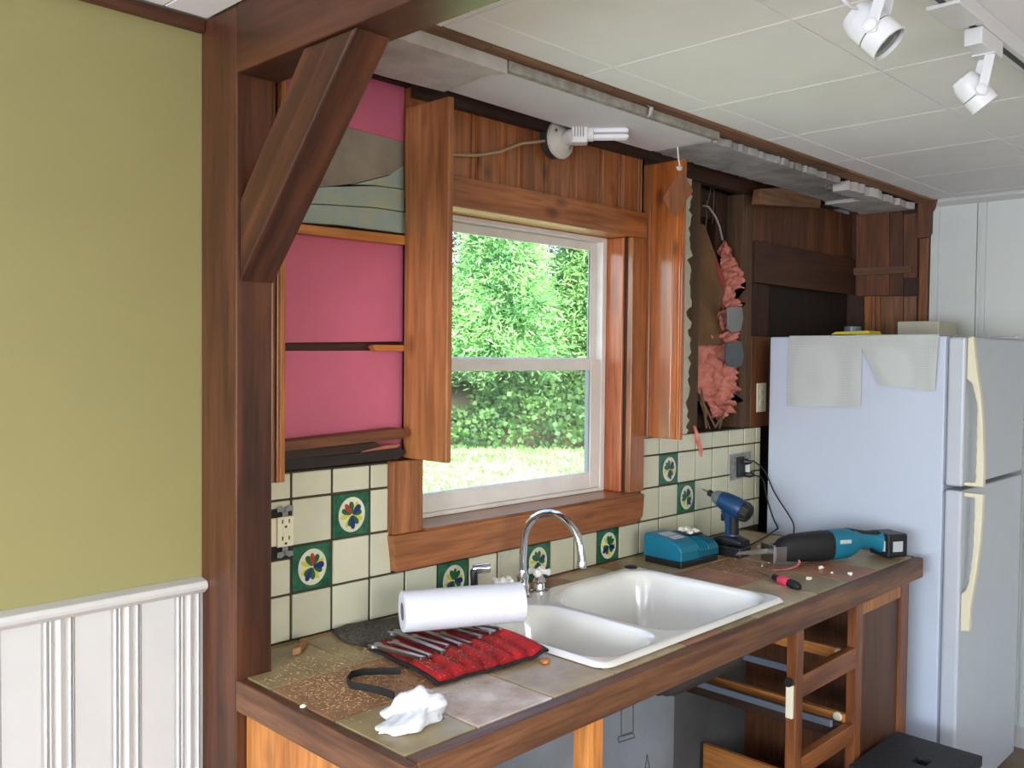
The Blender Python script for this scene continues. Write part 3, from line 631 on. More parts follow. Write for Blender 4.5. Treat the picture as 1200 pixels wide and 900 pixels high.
# ------------------------------------------------------------------ base cabinet (open frame under the counter)
cb = thing('base_cabinet', 'open wooden base cabinet frame with missing doors and drawers under the counter', 'cabinet', (1.0, -.4, 0))
CT = .853
def part(n, b, m, bev=.002): return obj(n, bx(*b), m, cb, bev)
part('side_panel', (-.085, -.07, -.64, -.15, .0, CT), PALEPINE('z'))
CABW = wood('cabinet_oak', (112, 62, 30), (168, 104, 56), 'z', .4, .3, 14)
LIT = PALEPINE('z')
part('stile', (-.085, -.04, -.66, -.641, 0, CT), CABW)
part('stile', (.385, .432, -.66, -.62, 0, CT), LIT)
part('stile', (1.268, 1.308, -.66, -.63, 0, CT), CABW)
part('stile', (1.648, 1.69, -.66, -.63, 0, CT), CABW)
part('stile', (1.985, 2.05, -.66, -.63, 0, CT), CABW)
for z0, z1 in ((.647, .709), (.424, .478), (.1, .15)): part('rail', (1.3085, 1.6475, -.658, -.632, z0, z1), wood('cabinet_oak', (112, 62, 30), (168, 104, 56), 'x', .4, .3, 14), .002)
part('rail', (1.6905, 1.9845, -.658, -.632, .80, CT), LIT)
part('inset_panel', (1.6905, 1.9845, -.652, -.636, .1, .7995), wood('oak_inset', (70, 38, 20), (112, 64, 34), 'z', .45, 0, 20))
part('end_panel', (2.04, 2.05, -.6295, -.05, 0, CT), BROWNW('z'))
hg = part('hinge', (2.0505, 2.056, -.655, -.64, .74, .82), BLACKM)
WBD = simple('grey_white_wallboard', (158, 163, 168), .85, alt=(140, 146, 152), vs=4)
part('back_panel', (.52, 1.56, -.075, -.06, .05, CT), WBD)
part('back_panel', (1.562, 2.04, -.07, -.055, .05, CT), simple('darker_wallboard', (104, 104, 102), .85))
part('back_panel', (.27, .515, -.13, -.115, .05, CT), WBD)
part('back_panel', (.12, .262, -.13, -.115, .05, CT), WBD)
part('back_panel', (-.02, .112, -.13, -.115, .05, CT), WBD)
part('dark_backing', (-.02, 2.039, -.05, -.045, .0, CT), DARKW('z'))
part('floor_panel', (-.069, 2.039, -.62, -.15, .08, .098), BROWNW('x'))
p = PY(824, 871, -.09); bw = part('shelf_board', (p.x, p.x+.018, -.6, -.09, .1, p.z), PALEPINE('y'))
INKM = simple('ink_print', (92, 96, 100), .8)
g = G(); y = -.0757
A = PY(728, 840, y)
def mark(px):
    p = [PY(a, b, y) for a, b in px]; return G().tube(p+[p[0]], .0022, 4, cap=False)
for k, q in enumerate(([(728, 832), (742, 825), (742, 857), (728, 862)], [(724, 864), (742, 859), (744, 864), (725, 870)], [(756, 900), (758, 884), (761, 900)])):
    o = obj('printed_mark', mark(q), INKM, cb)
# drawer runners, running from the back to the front rails
def runner(fx_, fy_, h, wd, m, name='drawer_runner', y0=-.6315):
    p = PY(fx_, fy_, y0); r = obj(name, bx(p.x-wd/2, p.x+wd/2, y0, -.08, p.z-h/2, p.z+h/2), m, cb, .001); return r, p
GALV = simple('galvanised_rail', (150, 164, 178), .35, metal=.7)
for (a, b) in ((997, 768), (995, 843)):
    r, p = runner(a-4, b, .034, .018, PALEPINE('y'))
    obj('roller', G().lathe([(.012, 0), (.014, .002), (.014, .009), (.012, .011)], (p.x-.016, -.61, p.z+.006), (1, 0, 0), 16), IVORY, r, smooth=40)
runner(975, 848, .02, .012, GALV); runner(958, 792, .02, .012, GALV)
runner(985, 856, .05, .012, DARKW('y'), 'drawer_guide')
br_ = obj('bracket', bx(1.256, 1.2675, -.655, -.635, .60, .69), IVORY, cb, .002)
obj('roller', G().lathe([(.012, 0), (.012, .008)], (1.248, -.645, .70), (1, 0, 0), 14), BLACKP, br_)
# ------------------------------------------------------------------ countertop
TZ = .917
ct = thing('countertop', 'tiled countertop with a dark wooden edge around the sink', 'countertop', (1.0, -.35, .855))
SX0, SX1, SY0, SY1 = .50, 1.235, -.605, -.125          # sink cut-out
sub = simple('plywood_base', (92, 70, 46), .8)
obj('substrate', G().box(-.085, SX0, -.655, -.147, .856, .908).box(-.022, SX0, -.147, -.001, .856, .908).box(SX1, 2.085, -.655, -.001, .856, .908).box(SX0, SX1, -.655, SY0, .856, .908).box(SX0, SX1, SY1, -.001, .856, .908), GROUT, ct)
obj('edge_board', bx(-.107, -.0855, -.69, -.1458, .854, .9165), EDGE('y'), ct, .004)
g = G().prism([(-.085, -.6895, .854), (2.085, -.6895, .854), (2.1, -.683, .854), (2.106, -.67, .854), (2.106, -.6555, .854), (-.085, -.6555, .854)], (0, 0, .0625)); obj('edge_board', g, EDGE('x'), ct, .004)
obj('edge_board', bx(2.0855, 2.106, -.655, -.001, .854, .9165), EDGE('y'), ct, .003)
CT_C = [simple('clay_tile_olive', (164, 148, 108), .36, alt=(136, 120, 84), vs=10), simple('clay_tile_brown', (166, 122, 88), .38, alt=(134, 94, 66), vs=10), simple('clay_tile_pale', (192, 172, 136), .36, alt=(160, 138, 102), vs=9), simple('clay_tile_terracotta', (178, 126, 98), .38, alt=(150, 104, 78), vs=10),
        simple('clay_tile_dusty_glare', (222, 212, 202), .5, alt=(176, 146, 120), vs=11)]  # last one: plaster dust and window glare, both put into the pale colour
def ctile(x0, x1, y0, y1, c, dz=0): return obj('counter_tile', bx(x0+.0022, x1-.0022, y0+.0022, y1-.0022, .909, TZ+dz), CT_C[c], ct, .0022)
YR = (-.001, -.022, -.238, -.452, -.655)
ctile(-.085, .128, -.145, YR[1], 0); ctile(-.085, .128, YR[2], -.145, 0) if 0 else None
ctile(-.02, .128, YR[1], YR[0], 0); ctile(.128, .345, YR[1], YR[0], 1); ctile(.345, SX0, YR[1], YR[0], 0)
for o in [c for c in ct.children if c.name.startswith('counter_tile')][:1]: bpy.data.objects.remove(o)
g = G(); g.prism([(-.082, -.1475, .909), (-.022, -.1475, .909), (-.022, -.0245, .909), (.1255, -.0245, .909), (.1255, -.2355, .909), (-.082, -.2355, .909)], (0, 0, TZ-.909)); obj('counter_tile', g, CT_C[0], ct, .002)
for a, b, c in ((.128, .335, 0), (.335, SX0-.03, 2)): ctile(a, b, YR[2], YR[1], c)
for a, b, c in ((-.085, .13, 1), (.13, .31, 1), (.31, SX0-.03, 0)): ctile(a, b, YR[3], YR[2], c)
for a, b, c in ((-.085, .082, 0), (.082, .285, 4), (.285, .478, 2)): ctile(a, b, YR[4], YR[3], c)
for a, b, c in ((.478, .745, 2), (.745, .9, 3), (.9, 1.06, 0), (1.06, 1.225, 2)): ctile(a, b, -.655, -.612, c)
for a, b, c in ((.47, .62, 0), (.62, .80, 3), (.80, 1.0, 3), (1.0, 1.2, 2), (1.2, 1.272, 1)): ctile(a, b, -.11, YR[1], c)
for a, b, c in ((.5, .7, 3), (.7, .9, 0), (.9, 1.1, 3), (1.1, 1.3, 1), (1.3, 1.5, 0), (1.5, 1.7, 2), (1.7, 1.9, 1), (1.9, 2.085, 0)): ctile(a, b, YR[1], YR[0], c)
for j in range(3):
    xs = ((1.272, 1.46, 1.67, 1.88, 2.085), (1.272, 1.43, 1.64, 1.85, 2.085), (1.227, 1.40, 1.60, 1.82, 2.085))[j]
    for i in range(4): ctile(xs[i], xs[i+1], YR[j+2], YR[j+1], ((0, 0, 1, 2), (3, 1, 0, 0), (2, 0, 3, 0))[j][i])
# ------------------------------------------------------------------ sink
sk = thing('kitchen_sink', 'white enamel double bowl sink set in the tiled counter', 'sink', (.865, -.365, .75))
RZ = .9275
def sst(a, b, x): t = max(0, min(1, (x-a)/(b-a))); return t*t*(3-2*t)
def rbox(x, y, x0, x1, y0, y1, r):
    cx, cy = (x0+x1)/2, (y0+y1)/2; dx = abs(x-cx)-(x1-x0)/2+r; dy = abs(y-cy)-(y1-y0)/2+r
    return math.hypot(max(dx, 0), max(dy, 0))+min(max(dx, dy), 0)-r
OX0, OX1, OY0, OY1 = .468, 1.268, -.632, -.108
def sinkz(x, y):
    d = rbox(x, y, OX0, OX1, OY0, OY1, .035)
    z = RZ-.0085*sst(-.012, 0.0, d)
    x1 = .742-.03*(y+.36)/.2*.5
    l = rbox(x, y, .498, .728, -.602, -.185-.02*sst(.62, .73, x), .075)
    r = rbox(x, y, .772, 1.232, -.602, -.152-.045*sst(.95, .78, x), .085)
    z -= .145*sst(0.0, -.062, l)**.85+.006*sst(.01, 0, l)
    z -= .165*sst(0.0, -.055, r)**.85+.006*sst(.01, 0, r)
    return z
def sinkf(u, v): x = OX0+(OX1-OX0)*u; y = OY0+(OY1-OY0)*v; return x, y
NXs, NYs = 150, 100
def topf(u, v):
    x, y = sinkf(u, v)
    # round the outer corners by pulling the border onto the rounded outline
    cx, cy = max(OX0+.035, min(OX1-.035, x)), max(OY0+.035, min(OY1-.035, y)); dv = Vector((x-cx, y-cy))
    if dv.length > .035: dv = dv.normalized()*.035; x, y = cx+dv.x, cy+dv.y
    return (x, y, sinkz(x, y))
obj('bowl', G().grid(topf, NXs, NYs), ENAMEL, sk, smooth=180, fixn=False)
def undf(u, v):
    x = SX0-.012+(SX1-SX0+.024)*u; x = SX0+.004+(SX1-SX0-.008)*u; y = SY0+.004+(SY1-SY0-.008)*v
    return (x, y, sinkz(x, y)-.016)
obj('underside', G().grid(undf, 50, 36), simple('dark_cast_iron', (58, 56, 56), .6), sk, smooth=180)
for c in ((.613, -.40), (1.0, -.39)):
    z = sinkz(*c); obj('drain', G().lathe([(.04, 0), (.042, .003), (.034, .004), (.03, .001)], (c[0], c[1], z-.001), (0, 0, 1), 24), STEEL, sk, smooth=40)
obj('hole_cap', G().lathe([(.019, 0), (.02, .003), (.016, .0055), (.004, .0065)], (1.232, -.128, RZ-.0005), (0, 0, 1), 24), BLACKM, sk, smooth=40)
# ------------------------------------------------------------------ faucet
fa = thing('faucet', 'chrome gooseneck faucet with white porcelain cross handles on the sink', 'faucet', (.746, -.13, RZ))
bxy = (.746, -.13)
obj('body', G().lathe([(.027, 0), (.027, .004), (.02, .008), (.017, .02), (.019, .03), (.0165, .038), (.0165, .05), (.018, .055), (.013, .064), (.0115, .072)], (bxy[0], bxy[1], RZ), (0, 0, 1), 24), CHROME, fa, smooth=40)
path = [(bxy[0], bxy[1], RZ+.065), (bxy[0], bxy[1], 1.03)]
for i in range(15):
    a = PI-i/14*PI*1.0; path.append((bxy[0]+.004, bxy[1]-.1-.1*math.cos(a), 1.075+.085*math.sin(a)*1.05))
path.append((bxy[0]+.004, bxy[1]-.203, 1.055))
obj('spout', G().tube(path, .0105, 16), CHROME, fa, smooth=50)
obj('aerator', G().lathe([(.0125, 0), (.0125, .016), (.0115, .018)], (bxy[0]+.004, bxy[1]-.2035, 1.04), (0, 0, 1), 18), CHROME, fa, smooth=40)
for (hx, hy, rot) in ((.822, -.122, .5), (.668, -.132, .2)):
    h = obj('handle', G().lathe([(.026, 0), (.026, .004), (.017, .007), (.015, .022), (.019, .028), (.016, .034), (.011, .04), (.009, .048)], (hx, hy, RZ), (0, 0, 1), 20), CHROME, fa, smooth=40)
    g = G(); z = RZ+.054
    for k in range(4):
        a = rot+k*PI/2; d = Vector((math.cos(a), math.sin(a), 0)); c = Vector((hx, hy, z))
        g.tube([c, c+d*.012, c+d*.02, c+d*.028, c+d*.0315], [.009, .007, .0075, .0105, .006], 12)
    g.blob((hx, hy, z), .012, 0, 1, 2)
    ch = obj('cross', g, PORC, h, smooth=60)
    obj('button', G().lathe([(.005, 0), (.004, .003)], (hx, hy, z+.0115), (0, 0, 1), 12), CHROME, ch)
sp = thing('sink_sprayer', 'black side sprayer with a chrome nozzle behind the paper towels', 'sprayer', (.605, -.1, RZ))
c = PY(556, 694, -.128); sxp, syp = c.x, -.128
obj('collar', G().lathe([(.024, 0), (.024, .006), (.015, .012)], (sxp, syp, RZ), (0, 0, 1), 18), BLACKP, sp, smooth=40)
tp = PY(553, 669, syp)
obj('stem', G().tube([(sxp, syp, RZ+.01), (sxp-.001, syp, tp.z-.03), (sxp-.003, syp, tp.z-.005), (sxp+.008, syp-.004, tp.z+.006)], [.0105, .0095, .0105, .011], 14), BLACKP, sp, smooth=40)
hd = Vector((.75, -.55, .06)).normalized()
obj('nozzle', G().lathe([(.009, -.012), (.0125, -.004), (.0125, .03), (.0115, .033), (.006, .03)], (sxp+.006, syp-.004, tp.z+.004), hd, 18), CHROME, sp, smooth=40)
# ------------------------------------------------------------------ tool roll, wrenches, paper towels
XY = lambda a, b: PZ(a, b, .926)
A, D = XY(421, 751), XY(545, 716); P1, P2 = XY(481, 781), XY(588, 741); B, C = XY(514, 801), XY(641, 766)
def roll(s, t):
    if t < .55: k = t/.55; p = A.lerp(D, s).lerp(P1.lerp(P2, s), k)
    else: k = (t-.55)/.45; p = P1.lerp(P2, s).lerp(B.lerp(C, s), k)
    z = TZ+.004+.0025*noise.noise(Vector((s*6, t*5, 1)))
    if t > .52: z += (.004+.013*abs(math.sin(PI*7*s))**.6)*min(1, (t-.52)/.06)*(1 if t < .93 else (1-t)/.07*.9+.1)
    z += .012*sst(.82, 1.0, s)*sst(.4, .9, t)-.003*sst(.95, 1, s)
    return Vector((p.x, p.y, z+.003))
trl = thing('tool_roll', 'open red canvas tool roll with black binding on the counter', 'tool roll', (.33, -.3, TZ))
def shell(fn, nu, nv, th):
    g = G(); g.grid(fn, nu, nv); g.grid(lambda u, v: Vector(fn(u, v))-Vector((0, 0, th)), nu, nv); return g
obj('canvas', shell(lambda u, v: roll(u*.985+.008, v*.97+.015), 84, 44, .0025), RED, trl, smooth=60)
def edge(pts, r): return G().tube(pts, r, 8, flat=.7)
obj('binding', edge([roll(0, i/20)-Vector((0, 0, .0005)) for i in range(21)], .0055), BLKCAN, trl, smooth=60)
obj('binding', edge([roll(i/50, 1)-Vector((0, 0, .0005)) for i in range(51)], .0045), BLKCAN, trl, smooth=60)
obj('binding', edge([roll(1, i/20)-Vector((0, 0, .0005)) for i in range(21)], .0055), BLKCAN, trl, smooth=60)
fp = [XY(388, 739), XY(408, 729), XY(470, 722), XY(540, 709), XY(560, 716), XY(470, 745), XY(428, 756), XY(406, 750)]
def flap(u, v):
    a = fp[0].lerp(fp[1], u/.3) if u < .3 else (fp[1].lerp(fp[2], (u-.3)/.35) if u < .65 else fp[2].lerp(fp[3], (u-.65)/.35))
    b = fp[0].lerp(fp[7], u/.2) if u < .2 else (fp[7].lerp(fp[6], (u-.2)/.2) if u < .4 else (fp[6].lerp(fp[5], (u-.4)/.3) if u < .7 else fp[5].lerp(fp[4], (u-.7)/.3)))
    p = a.lerp(b, v); return Vector((p.x, min(p.y, -.012), TZ+.0035+.009*math.sin(v*PI)*sst(0, .2, u)+.004*noise.noise(Vector((u*7, v*3, 5)))+.004))
obj('flap', shell(flap, 40, 14, .0025), SPECK, trl, smooth=60)
sp_ = [XY(470, 786), XY(450, 786), XY(425, 787), XY(412, 790), XY(407, 797), XY(411, 803), XY(425, 805), XY(445, 809), XY(462, 815)]
g = G(); n = len(sp_)
vs = []
for i, p in enumerate(sp_):
    t = (sp_[min(i+1, n-1)]-sp_[max(i-1, 0)]).normalized(); nn = Vector((-t.y, t.x, 0))*.0012
    lean = Vector((0, 0, .014)) ; z = TZ+.0015
    b_ = Vector((p.x, p.y, z)); vs += [b_-nn, b_+nn, b_+nn+lean, b_-nn+lean]
fs = []
for i in range(n-1):
    for j in range(4): fs.append((i*4+j, i*4+(j+1) % 4, (i+1)*4+(j+1) % 4, (i+1)*4+j))
fs += [(0, 1, 2, 3), ((n-1)*4+3, (n-1)*4+2, (n-1)*4+1, (n-1)*4)]
obj('strap', G().add(vs, fs), BLKCAN, trl, smooth=50)
WN = [0]; ORD = ('first', 'second', 'third', 'fourth', 'fifth', 'sixth', 'seventh', 'eighth', 'ninth')
def wrench(s, t0_, t1_, sc, rz):
    a = roll(max(.01, s-.02+rz), t0_); b = roll(s, t1_); d = (b-a); L = d.length; d.normalize()
    pts = []
    R = .0125*sc; Wd = .0058*sc
    a0 = math.radians(38)
    for i in range(15):
        q = math.radians(180-28)-math.radians(304)*i/14*0
    out = []
    for i in range(13):
        q = PI+a0*.8-(2*a0*.8)*0
    # open end: jaw arcs around the head, mouth towards -x and turned 15 degrees
    n_ = 18; m0 = math.radians(15)
    arc = [m0+PI-math.radians(36)-math.radians(288)*i/(n_-1) for i in range(n_)]
    outer = [(R*math.cos(q), R*math.sin(q)) for q in arc]
    mouth = [(R*.62*math.cos(m0+PI+math.radians(44)), R*.62*math.sin(m0+PI+math.radians(44))), (.15*R*math.cos(m0+PI)+.42*R*math.sin(m0), .15*R*math.sin(m0+PI)-.42*R*math.cos(m0)), (.15*R*math.cos(m0+PI)-.42*R*math.sin(m0), .15*R*math.sin(m0+PI)+.42*R*math.cos(m0)), (R*.62*math.cos(m0+PI-math.radians(44)), R*.62*math.sin(m0+PI-math.radians(44)))]
    # insert the shank where the arc crosses +x
    poly = []
    for (x, y), q in zip(outer, arc):
        if abs(y) < Wd and x > 0: continue
        poly.append((x, y))
    k = next(i for i in range(len(poly)) if poly[i][1] < 0 and poly[i][0] > 0)
    poly = poly[:k]+[(R*1.15, Wd), (L, Wd*.8), (L, -Wd*.8), (R*1.15, -Wd)]+poly[k:]+mouth
    g = G().prism([(x, y, 0) for x, y in poly], (0, 0, .0055*sc))
    m = Matrix.Translation(a+Vector((0, 0, .004))) @ d.to_track_quat('X', 'Z').to_matrix().to_4x4()
    o = obj('wrench', g.xf(m), STEEL, bevel=.0008)
    tag(o, 'steel open end wrench in the red tool roll, %s from the black strap' % ORD[WN[0]], 'wrench', 'wrenches in the tool roll'); WN[0] += 1
for s, a, b, sc in ((.055, .17, .66, 1.3), (.155, .2, .62, 1.1), (.27, .06, .64, 1.35), (.345, .2, .6, 1.0), (.45, .12, .63, 1.2), (.565, .3, .62, .95), (.67, .24, .63, 1.15), (.79, .34, .63, 1.0), (.9, .3, .63, .9)): wrench(s, a, b, sc, random.uniform(-.03, .03))
o = obj('wood_chip', G().tube([roll(.27, .33)+Vector((0, 0, .012)), roll(.28, .42)+Vector((0, 0, .013)), roll(.3, .5)+Vector((0, 0, .012))], [.002, .0045, .002], 6, flat=.5), PALEPINE('x')); tag(o, 'long pale wood chip lying across the wrenches', 'wood chip')
# paper towels
r_ = .046; ta, tb_ = PY(471, 722, -.205), PY(611, 716, -.338); zc_ = .928+.022+r_
ta.z = zc_-.002; tb_.z = zc_; dr = (tb_-ta).normalized(); Lr = (tb_-ta).length
pt = thing('paper_towel_roll', 'white paper towel roll lying across the tool roll', 'paper towels', ((ta.x+tb_.x)/2, (ta.y+tb_.y)/2, .95))
prf = [(.021, .0), (.0445, .0), (.046, .0015), (.0462, Lr*.3), (.0458, Lr*.6), (.0462, Lr-.002), (.0445, Lr), (.021, Lr), (.021, 0)]
obj('paper', G().lathe(prf, ta, dr, 48, False), PAPERW, pt, smooth=40)
obj('core', G().lathe([(.0208, .001), (.0208, Lr-.001), (.0195, Lr-.001), (.0195, .001), (.0208, .001)], ta, dr, 32, False), simple('grey_cardboard', (120, 112, 104), .9), pt, smooth=40)
g = G(); g.grid(lambda u, v: ta+dr*(.003+u*(Lr-.006))+Matrix.Rotation(math.radians(150+70*v), 3, dr) @ (dr.cross(Vector((0, 0, 1))).normalized()*(.0466+.0012*math.sin(u*9)*v)), 30, 10)
obj('loose_sheet', g, PAPERW, pt, smooth=60)
# crumpled rag
rc = PZ(484, 846, TZ)
def ragv(d, q):
    f = .24*math.sin(q.x*5+q.y*2.5+1)+.16*math.sin(q.y*8-q.x*3)+.3*noise.turbulence(q*1.8, 4, False)
    return 1+f*.65
bm = bmesh.new(); bmesh.ops.create_icosphere(bm, subdivisions=5, radius=1)
vs = []; th = math.radians(8)
for v in bm.verts:
    d = v.co.normalized(); k = ragv(d, d*1.2+Vector((2.3, .4, 1)))
    x, y, z = d.x*.068*k, d.y*.042*k, d.z*.03*k
    z = max(z, -.016)+.016
    z *= .8+.35*math.sin(d.x*2.2+.6)
    vs.append((rc.x+x*math.cos(th)-y*math.sin(th), rc.y+x*math.sin(th)+y*math.cos(th), TZ+.001+max(z, 0)))
fs = [[q.index for q in f.verts] for f in bm.faces]; bm.free()
tag(obj('rag', G().add(vs, fs), CLOTHW, smooth=180), 'crumpled white cloth lying at the counter corner', 'cloth')
# ------------------------------------------------------------------ battery charger
ch = thing('battery_charger', 'teal and black battery charger on the counter beside the sink', 'charger', (1.46, -.13, TZ))
cb_, cf_, cr_ = Vector((1.438, -.035, 0)), Vector((1.362, -.222, 0)), Vector((1.572, -.232, 0))
ex = (cr_-cf_).normalized(); ey = Vector((-ex.y, ex.x, 0)); Wc, Dc = .205, .15
org = Vector((1.36, -.226, TZ+.0005))
mC = Matrix.Translation(org) @ Matrix.Rotation(math.atan2(ex.y, ex.x), 4, 'Z')
obj('base', G().box(.003, Wc-.003, .003, Dc-.003, 0, .02).xf(mC), BLACKP, ch, .004)
pro = [(0, .0205), (0, .05), (.003, .058), (.01, .066), (.025, .075), (.05, .083), (.09, .09), (.14, .094), (.178, .094), (.187, .09), (.19, .082), (.19, .0205)]
pro = [(y_*.79, z_) for y_, z_ in pro]
pro2 = [(y_, z_ if z_ < .03 else z_*.9-.002) for y_, z_ in pro]
obj('shell', G().prism([(0, a, b) for a, b in pro], (.095, 0, 0)).xf(mC), TEAL, ch, .004)
obj('shell', G().prism([(.096, a+.002, b) for a, b in pro2], (.108, 0, 0)).xf(mC), simple('teal_plastic_rear', (8, 92, 112), .42), ch, .004)
for k in range(4):
    x = .1+.014*k; g = G(); pth = [(x, a-.001, b+.001) for a, b in pro2[1:7]]; g.tube(pth, .0025, 6); obj('rib', g.xf(mC), TEAL, ch)
sl = math.atan2(.011, .09)
g = G().prism([(.02, .043, .0848), (.075, .043, .0848), (.075, .107, .0945), (.02, .107, .0945)], (0, 0, .0008)); obj('label', g.xf(mC), CARD, ch)
obj('terminal', G().box(.12, .19, .055, .125, .079, .0845).xf(mC), BLACKP, ch, .002)
# ------------------------------------------------------------------ impact driver
dx, dy = 1.665, -.215
idr = thing('impact_driver', 'blue and black cordless impact driver standing upright on its battery', 'power drill', (dx, dy, TZ))
fw = math.radians(92)
mD = Matrix.Translation((dx, dy, TZ+.0005)) @ Matrix.Rotation(fw, 4, 'Z')
obj('battery', G().box(-.058, .052, -.037, .037, 0, .034).xf(mD), BLACKP, idr, .005)
bt2 = obj('battery_top', G().loft([(-.055, 0, .045, .03, .0105, 4), (-.02, 0, .05, .034, .0155, 4), (.03, 0, .05, .034, .0155, 4), (.055, 0, .044, .03, .009, 4)]).xf(mD), BLACKP, idr, smooth=50)
obj('latch', G().box(.0535, .058, -.016, .016, .008, .026).xf(mD), BLACKM, idr, .002)
# handle: loft along z (use matrix to swap axes)
sw = Matrix(((0, 0, -1, 0), (0, 1, 0, 0), (1, 0, 0, 0), (0, 0, 0, 1)))
def hz(secs): return G().loft(secs).xf(mD @ sw)
obj('handle', hz([(.05, 0, .0, .024, .03, 2.6), (.075, 0, .004, .018, .022, 2.4), (.1, 0, .003, .017, .021, 2.4), (.125, 0, .0, .018, .024, 2.4), (.145, 0, -.004, .021, .032, 2.6)]), BLUET, idr, smooth=60)
obj('grip', hz([(.07, 0, .012, .0195, .0155, 2.4), (.1, 0, .011, .0185, .015, 2.4), (.13, 0, .012, .0195, .015, 2.4)]), BLACKM, idr, smooth=60)
obj('trigger', G().box(.022, .034, -.008, .008, .11, .135).xf(mD), BLACKM, idr, .003)
mH = mD @ Matrix.Translation((0, 0, .168)) @ Matrix.Rotation(math.radians(-20), 4, 'Y')
obj('motor_housing', G().loft([(-.062, 0, 0, .024, .024, 2), (-.054, 0, 0, .031, .032, 2), (-.02, 0, 0, .034, .035, 2), (.02, 0, 0, .031, .032, 2), (.04, 0, 0, .028, .028, 2)], 24).xf(mH), BLUET, idr, smooth=50)
rcap = obj('rear_cap', G().loft([(-.075, 0, 0, .02, .02, 2), (-.07, 0, 0, .028, .029, 2), (-.05, 0, 0, .033, .034, 2), (-.046, 0, 0, .033, .034, 2)], 24).xf(mH), BLACKM, idr, smooth=50)
g = G()
for k in range(10):
    a = 2*PI*k/10; g.tube([(-.052, .034*math.cos(a), .035*math.sin(a)), (-.071, .027*math.cos(a), .028*math.sin(a))], .0016, 5)
obj('vent', g.xf(mH), simple('grey_vent', (70, 74, 80), .5), rcap)
obj('nose', G().loft([(.0395, 0, 0, .0275, .0275, 2), (.06, 0, 0, .023, .023, 2), (.072, 0, 0, .014, .014, 2)], 24).xf(mH), simple('cast_metal', (150, 156, 160), .4, metal=.6), idr, smooth=50)
ck = obj('chuck', G().loft([(.071, 0, 0, .011, .011, 2), (.09, 0, 0, .011, .011, 2)], 16).xf(mH), BLACKM, idr, smooth=50)
obj('bit', G().loft([(.0895, 0, 0, .0035, .0035, 2), (.11, 0, 0, .0035, .0035, 2), (.118, 0, 0, .0012, .0012, 2)], 8).xf(mH), STEEL, idr, smooth=50)
# ------------------------------------------------------------------ reciprocating saw
s0_, s1_ = PZ(899, 651, TZ+.03), PZ(1054, 641, TZ+.03)
ang = math.atan2(s1_.y-s0_.y, s1_.x-s0_.x); Ls = (s1_-s0_).length
saw = thing('reciprocating_saw', 'teal and black cordless reciprocating saw lying against the refrigerator', 'power saw', ((s0_.x+s1_.x)/2, (s0_.y+s1_.y)/2, TZ))
q_ = Ls/.42
mS = Matrix.Translation((s0_.x, s0_.y, TZ+.0015)) @ Matrix.Rotation(ang, 4, 'Z') @ Matrix.Scale(q_, 4)
obj('boot', G().loft([(.03, 0, .034, .022, .02, 3), (.045, 0, .037, .026, .03, 3), (.075, 0, .04, .028, .036, 2.8), (.13, 0, .04, .034, .039, 2.6), (.175, 0, .041, .035, .04, 2.6), (.19, 0, .041, .033, .038, 2.6)]).xf(mS), BLACKM, saw, smooth=50)
obj('motor_body', G().loft([(.188, 0, .042, .034, .0395, 2.6), (.21, 0, .043, .034, .0405, 2.6), (.24, 0, .044, .032, .04, 2.6), (.265, 0, .047, .026, .034, 2.6)]).xf(mS), TEAL, saw, smooth=50)
obj('handle', G().loft([(.262, 0, .048, .0255, .0335, 2.6), (.285, 0, .05, .02, .025, 2.6), (.31, 0, .05, .018, .021, 2.6), (.335, 0, .046, .02, .023, 2.6), (.352, 0, .042, .025, .03, 3)]).xf(mS), TEAL, saw, smooth=50)
obj('grip', G().loft([(.25, 0, .072, .018, .012, 2.6), (.28, 0, .068, .0155, .011, 2.6), (.31, 0, .064, .014, .01, 2.6), (.345, 0, .062, .016, .012, 2.6)]).xf(mS), BLACKM, saw, smooth=50)
bt = obj('battery', G().box(.35, .415, -.038, .038, .004, .068).xf(mS), BLACKP, saw, .006)
obj('label', G().box(.366, .398, -.0388, -.0382, .02, .048).xf(mS), CARD, bt)
obj('latch', G().box(.3485, .3497, -.028, -.01, .02, .048).xf(mS), simple('white_sticker', (222, 224, 222), .5), bt)
sh = obj('shoe', G().box(.0, .006, -.03, .03, .006, .055).box(.005, .04, -.03, -.024, .012, .05).box(.005, .04, .024, .03, .012, .05).xf(mS), STEEL, saw, .002)
obj('blade', G().prism([(.004, -.0008, .028), (.004, -.0008, .042), (-.085, -.0008, .038), (-.095, -.0008, .03)], (0, .0016, 0)).xf(mS), simple('blade_steel', (150, 146, 138), .4, metal=.8), saw)
obj('badge', G().box(.2, .235, -.0352, -.0335, .05, .06).xf(mS), CARD, saw, .0005)
# ------------------------------------------------------------------ screwdriver
a, b = PZ(889, 668, TZ+.012), PZ(937, 687, TZ+.012); d = (b-a).normalized(); L = (b-a).length
sd = thing('screwdriver', 'black handled screwdriver with a pink band lying on the counter', 'screwdriver', ((a.x+b.x)/2, (a.y+b.y)/2, TZ))
b.z = TZ+.0145; a.z = TZ+.009
obj('shaft', G().tube([a, a+d*.008, a+d*L*.42], [.0028, .0032, .0032], 8), STEEL, sd, smooth=50)
h0 = a+d*L*.38
obj('handle', G().lathe([(.006, 0), (.0095, .004), (.0085, .016), (.0125, .028), (.0135, L*.35), (.013, L*.55), (.009, L*.61), (.003, L*.625)], h0, d, 16), BLACKM, sd, smooth=50)
obj('band', G().lathe([(.0138, L*.17), (.0142, L*.175), (.0144, L*.39), (.0138, L*.395)], h0, d, 16), simple('pink_red_band', (226, 66, 92), .45), sd, smooth=50)
